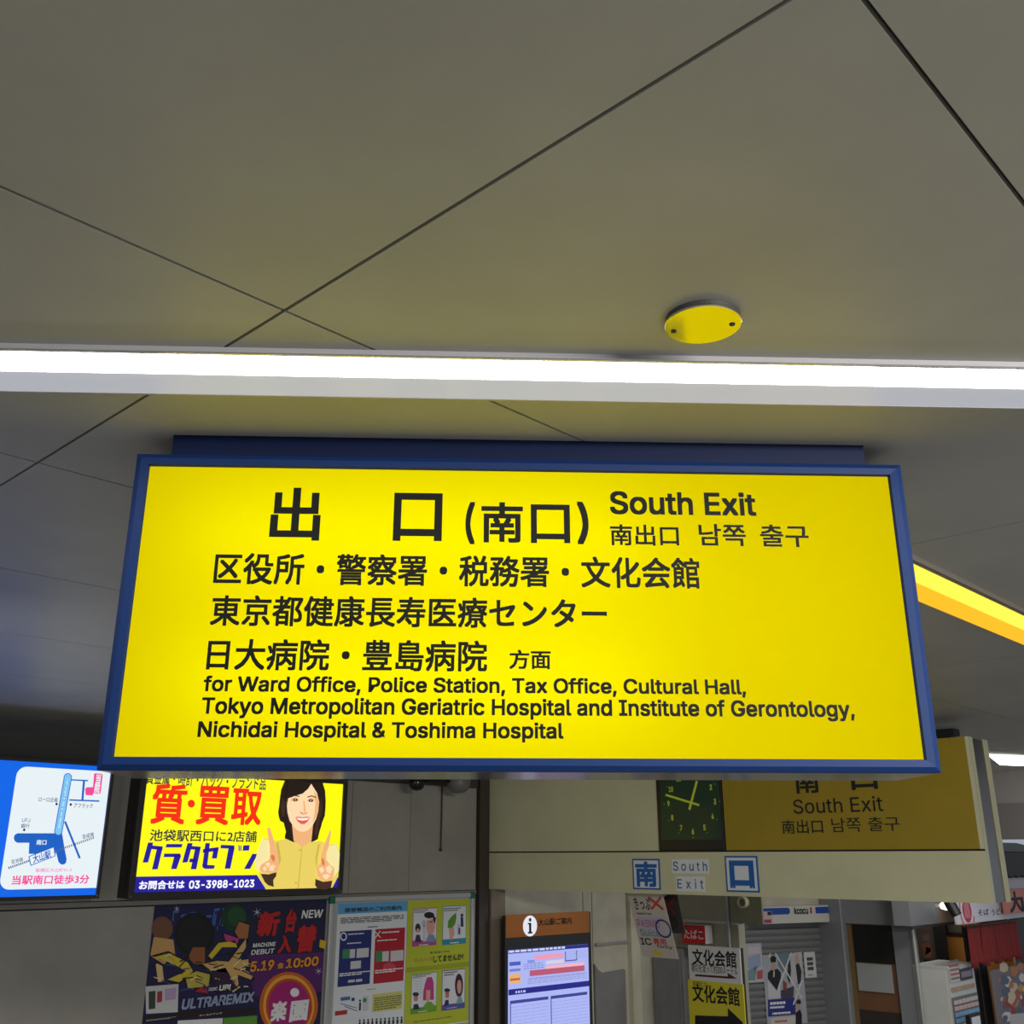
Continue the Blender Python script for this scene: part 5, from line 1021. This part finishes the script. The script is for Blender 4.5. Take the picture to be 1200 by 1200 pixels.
m = MB(); BARS(m, f, Q8(300,790), Q8(440,755), 1, wht, -.0028, .7, 5); BARS(m, f, Q8(315,855), Q8(460,825), 1, wht, -.0028, .7, 5); BARS(m, f, Q8(330,910), Q8(430,880), 1, ink(190,90,90), -.0028, .6, 4); m.build('small_print', th)
m = MB(); tp = ink(214, 212, 208)
for a, b in (((334,440),(512,742)), ((440,436),(350,690)), ((512,620),(455,785)), ((290,470),(300,440))): LN(m, f, Q8(*a), Q8(*b), 1.6, tp, -.0034)
m.build('cross_tape', th)
th, f = sposter('narrow white notice on the right side of the roller shutter', Q8(538,606), Q8(598,430), (208, 208, 206), 'notice')
m = MB(); T(m, f, '休業中', Q8(555,560), Q8(585,460), ink(60, 64, 70), -.001, w=.01) if False else BARS(m, f, Q8(552,560), Q8(584,462), 3, ink(60, 64, 70), -.001, .7, 2); BARS(m, f, Q8(552,592), Q8(590,580), 1, ink(100,104,110), -.001, .6, 3); m.build('small_print', th)

# ------------------------------------------------------------------ grey wall with the brown door
FD = FX(12.5); gwl = mat('grey_street_wall', (138, 139, 142), .55, mottle=.06)
w0, w1 = FD.p(985, 1081)[0], FD.p(1067, 1070)[0]
da0, da1, dz = FD.p(*Q8(803,300))[0], FD.p(*Q8(1118,300))[0], FD.p(*Q8(950,246))[1]
m = MB(); m.box(w0, da0, 0, .09, -CAMZ, dz, gwl); m.box(da1, w1, 0, .09, -CAMZ, dz, gwl); m.box(w0, w1, 0, .09, dz, .12, gwl); m.build('wall_door', fr=FD, kind='structure')
fd = Fr(FD.o+FD.r*da0, FD.r); fd.o.z = 0; dw = da1-da0; dh = CAMZ+dz
dr = bpy.data.objects.new('door_1', None); COL.objects.link(dr); dr.matrix_world = fmat(fd); dr['kind'] = 'structure'
brn = mat('brown_door', (122, 84, 58), .45, mottle=.08); gld = mat('tan_door_frame', (128, 102, 66), .45)
a0_, z0_ = fd.p(*Q8(862,498)); a1_, z1_ = fd.p(*Q8(1128,262)); s0_ = fd.p(*Q8(880,690))[1]; k0 = fd.p(*Q8(950,824))[1]
m = MB(); m.box(0, a0_-.02, .04, .09, 0, dh, gld); m.build('door_frame', dr)
m = MB(); m.box(a0_-.02, dw, .05, .09, k0, dh, brn); m.box(a0_-.02, dw, .05, .09, 0, k0, mat('dark_kick_panel', (56, 50, 46), .5)); m.build('door_panel', dr)
m = MB(); m.box(a0_, dw-.02, .04, .052, z0_, z1_, mat('dark_pane', (40, 42, 40), .12)); m.build('pane', dr)
b0_ = fd.p(*Q8(868,496))[0]; b1__ = fd.p(*Q8(1112,600))[0]
th = thing('paper_sheet', 'pale blank sheet on the brown door below its dark pane', 'paper', Fr(fd.o+fd.r*b0_+UPV*s0_, fd.r))
m = MB(); m.box(0, b1__-b0_, .030, .039, 0, z0_-.01-s0_, mat('pale_sheet', (164, 166, 164), .6)); m.build('sheet', th)
FPo = FX(12.4); pp_ = MB(); x = FPo.p(1072, 1110)[0]; pp_.tube([(x, 0, -CAMZ), (x, 0, .1)], .022, mat('pole_grey', (176, 176, 172), .4, metal=.4), 12)
tag(pp_.build('steel_pole', fr=FPo), 'slim light grey pole between the brown door and the ticket machine', 'pole')

# ------------------------------------------------------------------ noodle shop
K1 = lambda x, y: (1040+x/7.056, 1030+y/7.056)
FM = FX(12.75)
mY = 5.10; FMf = FY(mY)
mx0 = FMf.p(*K1(512, 800))[0]; mx1 = FMf.p(*K1(700, 720))[0]+.05; mz = FMf.p(*K1(512, 722))[1]
tm = thing('ticket_machine', 'white meal ticket machine with rows of coloured buttons by the noodle shop', 'vending machine', Fr((mx0, mY, 0), (1, 0, 0)))
mw = mx1-mx0; mh = CAMZ+mz; md = .42
m = MB(); m.box(0, mw, 0, md, .03, mh, mat('machine_white', (196, 196, 192), .4, mottle=.04)); m.box(.03, mw-.03, .03, md-.03, 0, .03, black); m.build('body', tm, bevel=.012)
m = MB(); m.box(-.012, 0, .03, md-.03, .08, mh-.05, mat('machine_side', (204, 204, 200), .45, mottle=.05)); m.build('side_panel', tm, bevel=.006)
fmm = Fr((mx0, mY, 0), (1, 0, 0))
def MP(x, y): return fmm.p(*K1(x, y))
m = MB(); p, q = MP(518, 862), MP(592, 725); m.box(p[0], q[0], -.008, 0, p[1], q[1], ink(196, 184, 180)); m.build('menu_card', tm)
m = MB(); 
for i in range(5): m.poly([(p[0]+.02, p[1]+.03+i*.045), (q[0]-.02, p[1]+.03+i*.045), (q[0]-.02, p[1]+.05+i*.045), (p[0]+.02, p[1]+.05+i*.045)], -.0088, ink(*((170,90,80) if i % 2 else (120,110,110))))
m.build('menu_print', tm)
m = MB(); p, q = MP(598, 842), MP(686, 728); m.box(p[0], q[0], -.014, 0, p[1], q[1], mat('monitor_bezel', (46, 44, 46), .4)); m.build('monitor', tm, bevel=.004)
m = MB(); m.box(p[0]+.03, q[0]-.03, -.0155, -.014, p[1]+.03, q[1]-.03, glow(96, 84, 98, k=.6)); m.build('screen', tm)
m = MB(); p, q = MP(530, 938), MP(716, 858); m.box(p[0], q[0], -.008, 0, p[1], q[1], ink(176, 150, 130)); m.build('photo_strip', tm)
m = MB()
for i in range(5):
    w5 = (q[0]-p[0])/5; m.poly([(p[0]+w5*(i+.15), p[1]+.02), (p[0]+w5*(i+.85), p[1]+.02), (p[0]+w5*(i+.7), q[1]-.02), (p[0]+w5*(i+.3), q[1]-.02)], -.0088, ink(*[(176,110,60),(206,180,120),(150,90,50),(200,120,80),(120,110,100)][i]))
m.build('photo_print', tm)
cols = [(206,190,186), (206,176,170), (130,170,206), (120,170,210), (206,190,160), (206,176,150), (190,190,190), (200,170,150)]
p, q = MP(545, 985), MP(716, 940); bz = q[1]; aw0, aw1 = MP(540,1000)[0], mw-.03
bproto = None
for r in range(8):
    for c_ in range(6):
        mb_ = ink(*cols[r])
        m = MB(); wq = (aw1-aw0)/6; x = aw0+wq*c_; z = bz-.03-r*.062
        m.box(x+wq*.12, x+wq*.88, -.016, 0, z-.045, z-.004, mb_); m.build('button', tm, bevel=.003)
m = MB(); m.box(aw0-.02, aw1+.02, -.004, 0, bz-.03-8*.062, bz, mat('button_plate', (120, 124, 130), .4, metal=.4)); m.build('button_plate', tm)
FLh = FY(4.9); th, f = box_on(FLh, K1(700, 1290), K1(768, 1105), 'leaflet_holder', 'small black and white card holder right of the ticket machine', 'card holder', .05, black, 'body')
q0, q1 = f.p(*K1(712, 1290)), f.p(*K1(758, 1112)); m = MB(); m.box(q0[0], q1[0], -.004, 0, q0[1]+.02, q1[1]-.02, spl); m.build('card', th)
hz0 = FLh.p(*K1(730, 1290))[1]
m = MB(); m.box((q0[0]+q1[0])/2-.012, (q0[0]+q1[0])/2+.012, .01, .034, -(f.o.z), 0, black); m.build('post', th); m = MB(); m.box(q0[0]-.06, q1[0]+.06, -.1, .14, -f.o.z, -f.o.z+.02, black); m.build('foot', th)

# shop shell: lintel, interior, door frames
FN = FY(5.28); l0, l1 = FN.p(1066, 1070)[0], FN.p(1101, 1070)[0]; lz = FN.p(1090, 1083)[1]
m = MB(); m.box(l0, l1, 0, .2, lz, .1, gwl); m.box(l1, 19, 0, .2, lz, .1, mat('tan_lintel', (176, 146, 120), .5)); m.box(l0, 19, -.01, .21, lz-.03, lz, walld); m.build('wall_shop_lintel', fr=FN, kind='structure')
m = MB(); m.box(12.5, 31, 1.7, 1.8, -CAMZ, .1, mat('shop_dark_wall', (46, 40, 36), .6, mottle=.2, scale=3)); m.build('wall_shop_back', fr=FN, kind='structure')
FOr = FX(14.6); o0, o1 = FOr.p(*K1(480, 500))[0], FOr.p(*K1(690, 500))[0]
m = MB(); m.box(o0, o1+.5, 0, .08, -CAMZ, .05, mat('orange_wall', (190, 128, 56), .55, mottle=.05)); m.build('wall_shop_side', fr=FOr, kind='structure')
th, f = box_on(FOr.out(.03), K1(485, 460), K1(625, 385), 'picture_frame', 'dark framed picture on the orange wall inside the noodle shop', 'picture', .025, mat('dark_wood', (50, 38, 30), .45), 'frame')
q0, q1 = f.p(*K1(505, 440)), f.p(*K1(608, 388)); m = MB(); m.box(q0[0], q1[0], -.003, .002, q0[1], q1[1], ink(84, 84, 72)); m.build('picture', th)
FSt = FX(14.2); t0, t1 = FSt.p(*K1(388, 500))[0], FSt.p(*K1(484, 500))[0]
v0_, v1_ = FSt.p(*K1(250, 500))[0], FSt.p(*K1(392, 500))[0]
m = MB(); m.box(v0_, v1_, .112, .15, -CAMZ, .05, mat('shop_dark_wall', (46, 40, 36), .6, mottle=.2, scale=3)); m.box(t0, t1, 0, .03, -CAMZ, .05, mat('black_post', (18, 17, 17), .5)); m.build('trim_7', fr=FSt, kind='structure')
th, f = box_on(FX(14.3), K1(262, 665), K1(384, 400), 'poster', 'dim brown poster inside the shop above the ticket machine', 'poster', .01, ink(66, 56, 48), 'sheet')
m = MB()
for q, c in (([(290,470),(340,455),(345,510),(300,515)], (92,70,56)), ([(280,540),(350,520),(360,600),(300,640)], (104,62,44)), ([(320,560),(370,580),(365,650),(310,655)], (120,72,44))): PG(m, f, [K1(*p) for p in q], ink(*c), -.001)
m.build('printed_artwork', th)
Fd2 = FY(5.16)
for p, q in (((708,1000), 775), ((798,1000), 842)):
    a, b = Fd2.p(*K1(p[0], 900))[0], Fd2.p(*K1(q, 900))[0]
    th = thing('sliding_door_leaf', 'black sliding door leaf %s under the red curtain' % ('nearer the ticket machine' if p[0] < 750 else 'nearer the food poster'), 'door', Fr((a, 5.16, 0), (1, 0, 0)), 'sliding door leaves of the noodle shop')
    m = MB(); m.box(0, b-a, 0, .04, 0, 1.9, mat('black_post', (18, 17, 17), .5)); m.build('leaf', th); m = MB(); m.box(b-a, b-a+.025, -.004, .04, 0, 1.9, steel); m.build('edge_strip', th)
# red curtain
FRd = FY(4.98); n0, n1 = FRd.p(*K1(662, 450)), FRd.p(*K1(1085, 420)); nt_, nb = FRd.p(*K1(865, 365))[1], FRd.p(*K1(900, 690))[1]
ncu = thing('shop_curtain', 'dark red split curtain hanging in the noodle shop doorway', 'curtain', Fr((n0[0], 4.98, CAMZ+nb), (1, 0, 0)))
nw, nh = n1[0]-n0[0], nt_-nb; rcl = mat('dark_red_cloth', (128, 34, 32), .85, mottle=.08, scale=14)
for s_ in range(4):
    m = MB(); xa, xb = nw*s_/4+.006, nw*(s_+1)/4-.006; NX, NZ = 22, 8; vs = []; 
    for j in range(NZ+1):
        for i in range(NX+1):
            t = i/NX; z = nh*(1-j/NZ)-(.02*math.sin(t*7+s_) if j == NZ else 0); vs.append((xa+(xb-xa)*t, .022*math.sin(t*14+s_*2)*(.25+.75*j/NZ), z))
    m.add(vs, [(j*(NX+1)+i, j*(NX+1)+i+1, (j+1)*(NX+1)+i+1, (j+1)*(NX+1)+i) for j in range(NZ) for i in range(NX)], rcl)
    o = m.build('cloth_panel', ncu, smooth=True); so = o.modifiers.new('thickness', 'SOLIDIFY'); so.thickness = .004
m = MB(); m.tube([(-.05, 0, nh), (nw+.05, 0, nh)], .014, mat('curtain_rod', (60, 44, 34), .5)); m.build('rod', ncu)
# shop sign
FSs = FY(4.88); g0, g1 = FSs.p(*K1(585, 360))[0], FSs.p(1235, 1070)[0]; gb = (FSs.p(*K1(600,368))[1]+FSs.p(*K1(1129,325))[1])/2; gt = gb+.52
fso = Fr((g0, 4.88, CAMZ+gb), (1, 0, 0)); sob = thing('shop_sign', 'white noodle shop sign with a red round crest above the red curtain', 'sign', fso)
m = MB(); m.box(0, g1-g0, 0, .04, 0, gt-gb, mat('shop_sign_white', (214, 208, 216), .45)); m.build('body', sob, bevel=.006)
m = MB(); cx, cy = fso.p(*K1(657, 262)); crd = ink(186, 44, 66)
for r0, r1, k0_, k1_ in ((.215, .19, 10, 34),): 
    for t in range(k0_, k1_): 
        a, b = t*math.pi/18, (t+1)*math.pi/18; m.poly([(cx+r0*math.cos(a), cy+r0*math.sin(a)), (cx+r0*math.cos(b), cy+r0*math.sin(b)), (cx+r1*math.cos(b), cy+r1*math.sin(b)), (cx+r1*math.cos(a), cy+r1*math.sin(a))], -.001, crd) if cx+r0*math.cos(a) > .0 and -0.0 < cy+r0*math.sin(a) < gt-gb else None
m.poly([(cx+.13*math.cos(t*math.pi/16), cy+.13*math.sin(t*math.pi/16)) for t in range(32)], -.0016, crd)
for k in range(4): m.poly([(cx-.075+k*.045, cy-.08), (cx-.06+k*.045, cy-.08), (cx-.055+k*.038, cy+.08), (cx-.067+k*.038, cy+.08)], -.002, ink(214, 190, 196))
m.build('printed_crest', sob)
for s, a, b in (('そば', (752,306), (832,246)), ('うどん', (864,302), (962,240))):
    m = MB(); T(m, fso, s, K1(*a), K1(*b), ink(60, 40, 44), -.0016, w=.012); m.build('lettering', sob)
pkf = FY(4.80); th, f = box_on(pkf, (1180, 1071), (1222, 1040), 'brush_letter_board', 'salmon pink board with black brush lettering at the right edge', 'sign', .04, ink(206, 128, 112))
for s, a, b in (('大', (1184,1070), (1196,1044)), ('山', (1198,1070), (1214,1045))):
    m = MB(); T(m, f, s, a, b, ink(24, 16, 18), -.0016, w=.03); m.build('lettering', th)
# spotlight and lamp by the sign
FLm = FX(11.9); k = FLm.at(*K1(530, 225)); sl = thing('spotlight', 'black spotlight under the header beside the noodle shop sign', 'spotlight', k)
m = MB(); m.lathe([(.055, -.10), (.06, .0), (.055, .09), (.02, .12)], black, 'z', (0, 0, 0), 20); m.v = [(a*.9+z*-.45, yy, z*.9+a*.45) for a, yy, z in m.v]; m.build('head', sl)
m = MB(); m.tube([(0, 0, .1), (0, 0, CAMZ+CEIL-k.o.z)], .015, black); m.build('stem', sl)
k = FN.out(.12).at(*K1(484, 222)); wl = thing('wall_lamp', 'small glowing white lamp left of the black spotlight', 'lamp', k)
m = MB(); m.lathe([(.01, -.05), (.06, -.035), (.075, 0), (.06, .03), (.02, .045)], glow(255, 250, 238, k=1.6), 'z', (0, 0, 0), 20); m.build('globe', wl, smooth=True)
m = MB(); m.box(-.02, .02, .0, .12, -.02, .02, white); m.build('arm', wl)
# food poster
FFp = FY(5.02); th, f = box_on(FFp, K1(925, 1290), K1(1180, 690), 'poster', 'colourful food poster under the right end of the red curtain', 'poster', .01, ink(120, 112, 116), 'sheet')
m = MB(); rnd = random.Random(11)
for i in range(46):
    cx, cy = rnd.uniform(940, 1150), rnd.uniform(720, 1180); r = rnd.uniform(12, 46)
    c = rnd.choice([(184,116,74), (206,186,160), (110,110,130), (150,60,50), (214,204,196), (196,150,60), (90,96,120), (170,90,70)])
    PG(m, f, [K1(cx+r*(.6+.5*rnd.random())*math.cos(t*math.pi/4), cy+r*1.3*(.6+.5*rnd.random())*math.sin(t*math.pi/4)) for t in range(8)], ink(*c), -.001-i*.00006)
PG(m, f, [K1(*q) for q in ((1010,1120),(1180,1100),(1180,1280),(1010,1280))], ink(190,184,184), -.005); m.build('printed_artwork', th)

# far end: bulkhead under the ceiling, shop eaves
FE = FX(12.0); m = MB(); m.box(-7, -1, 0, .3, .56, CEIL, mat('bulkhead_upper', (104, 100, 97), .6)); m.box(-7, -1, -.04, .3, .19, .56, mat('bulkhead_lower', (78, 75, 73), .6)); m.build('wall_bulkhead', fr=FE, kind='structure')
FSw = FY(5.1); z0 = FSw.p(1185, 1060)[1]; z1 = FSw.p(1185, 1000)[1]
m = MB(); m.box(13.0, 20, .05, .2, -.4, z1, mat('upper_shop_grey', (112, 112, 114), .6)); m.build('wall_shop_upper', fr=FSw, kind='structure')
FEa = FY(4.7); e0 = FEa.p(1177, 1020); e1 = FEa.p(1235, 1020); zt_, zb_ = FEa.p(1185, 998)[1], FEa.p(1185, 1029)[1]
ev = thing('awning', 'dark scalloped awning above the pink board at the right edge', 'awning', Fr((e0[0], 4.7, CAMZ+zb_), (1, 0, 0)))
L = e1[0]-e0[0]; H = zt_-zb_; sc = []
for i in range(25): sc.append((L*i/24, .03*abs(math.sin(i*math.pi/3))))
m = MB(); m.prism(sc+[(L, H), (.0, H*.97)], 0, .06, mat('awning_dark', (50, 48, 46), .7)); m.build('valance', ev)
m = MB(); m.add([(0, .0, H), (L, .0, H), (L, .42, H+.12), (0, .42, H+.12), (0, .02, H-.02), (L, .02, H-.02), (L, .42, H+.08), (0, .42, H+.08)], [(0,1,2,3), (4,7,6,5), (0,3,7,4), (1,5,6,2)], mat('awning_dark', (50, 48, 46), .7)); m.build('canopy', ev)

# ------------------------------------------------------------------ what is printed on a part belongs to that part
CARRY = {'exit_sign': 'panel', 'advert_lightbox': 'panel', 'poster': 'sheet', 'kanji_plate': 'plate', 'word_label': 'plate', 'wayfinding_sign': 'panel', 'tobacco_sign': 'face', 'direction_sign': 'panel',
         'kiosk_box_sign': 'body', 'notice': 'sheet', 'shop_sign': 'body', 'brush_letter_board': 'panel', 'ticket_notice': 'board', 'wall_clock': 'dial', 'cover_plate': 'plate', 'information_display': 'header'}
MARKS = ('lettering', 'printed_', 'small_print', 'map_sheet', 'cross_tape', 'numeral', 'hour_dot', 'minute_marking', 'screw', 'info_disc')
stem_ = lambda n: n.split('.')[0]
KIDS = {}
for o in COL.objects:
    if o.parent is not None: KIDS.setdefault(o.parent.name, []).append(o)
for root in [o for o in COL.objects if o.parent is None and stem_(o.name) in CARRY]:
    kids = KIDS.get(root.name, []); home = next((k for k in kids if stem_(k.name) == CARRY[stem_(root.name)]), None)
    if home is None: continue
    for k in kids:
        if k is not home and stem_(k.name).startswith(MARKS) and not (stem_(root.name) == 'advert_lightbox' and stem_(k.name) == 'screw'): k.parent = home
    by = {stem_(k.name): k for k in kids}
    if 'screen_print' in by: by['screen_print'].parent = by['screen']
for a, b in (('menu_print', 'menu_card'), ('photo_print', 'photo_strip')):
    k = bpy.data.objects[a]; k.parent = bpy.data.objects[b]
for k in [o for o in COL.objects if stem_(o.name) == 'screen' and o.parent and stem_(o.parent.name) == 'ticket_machine']: k.parent = bpy.data.objects['monitor']
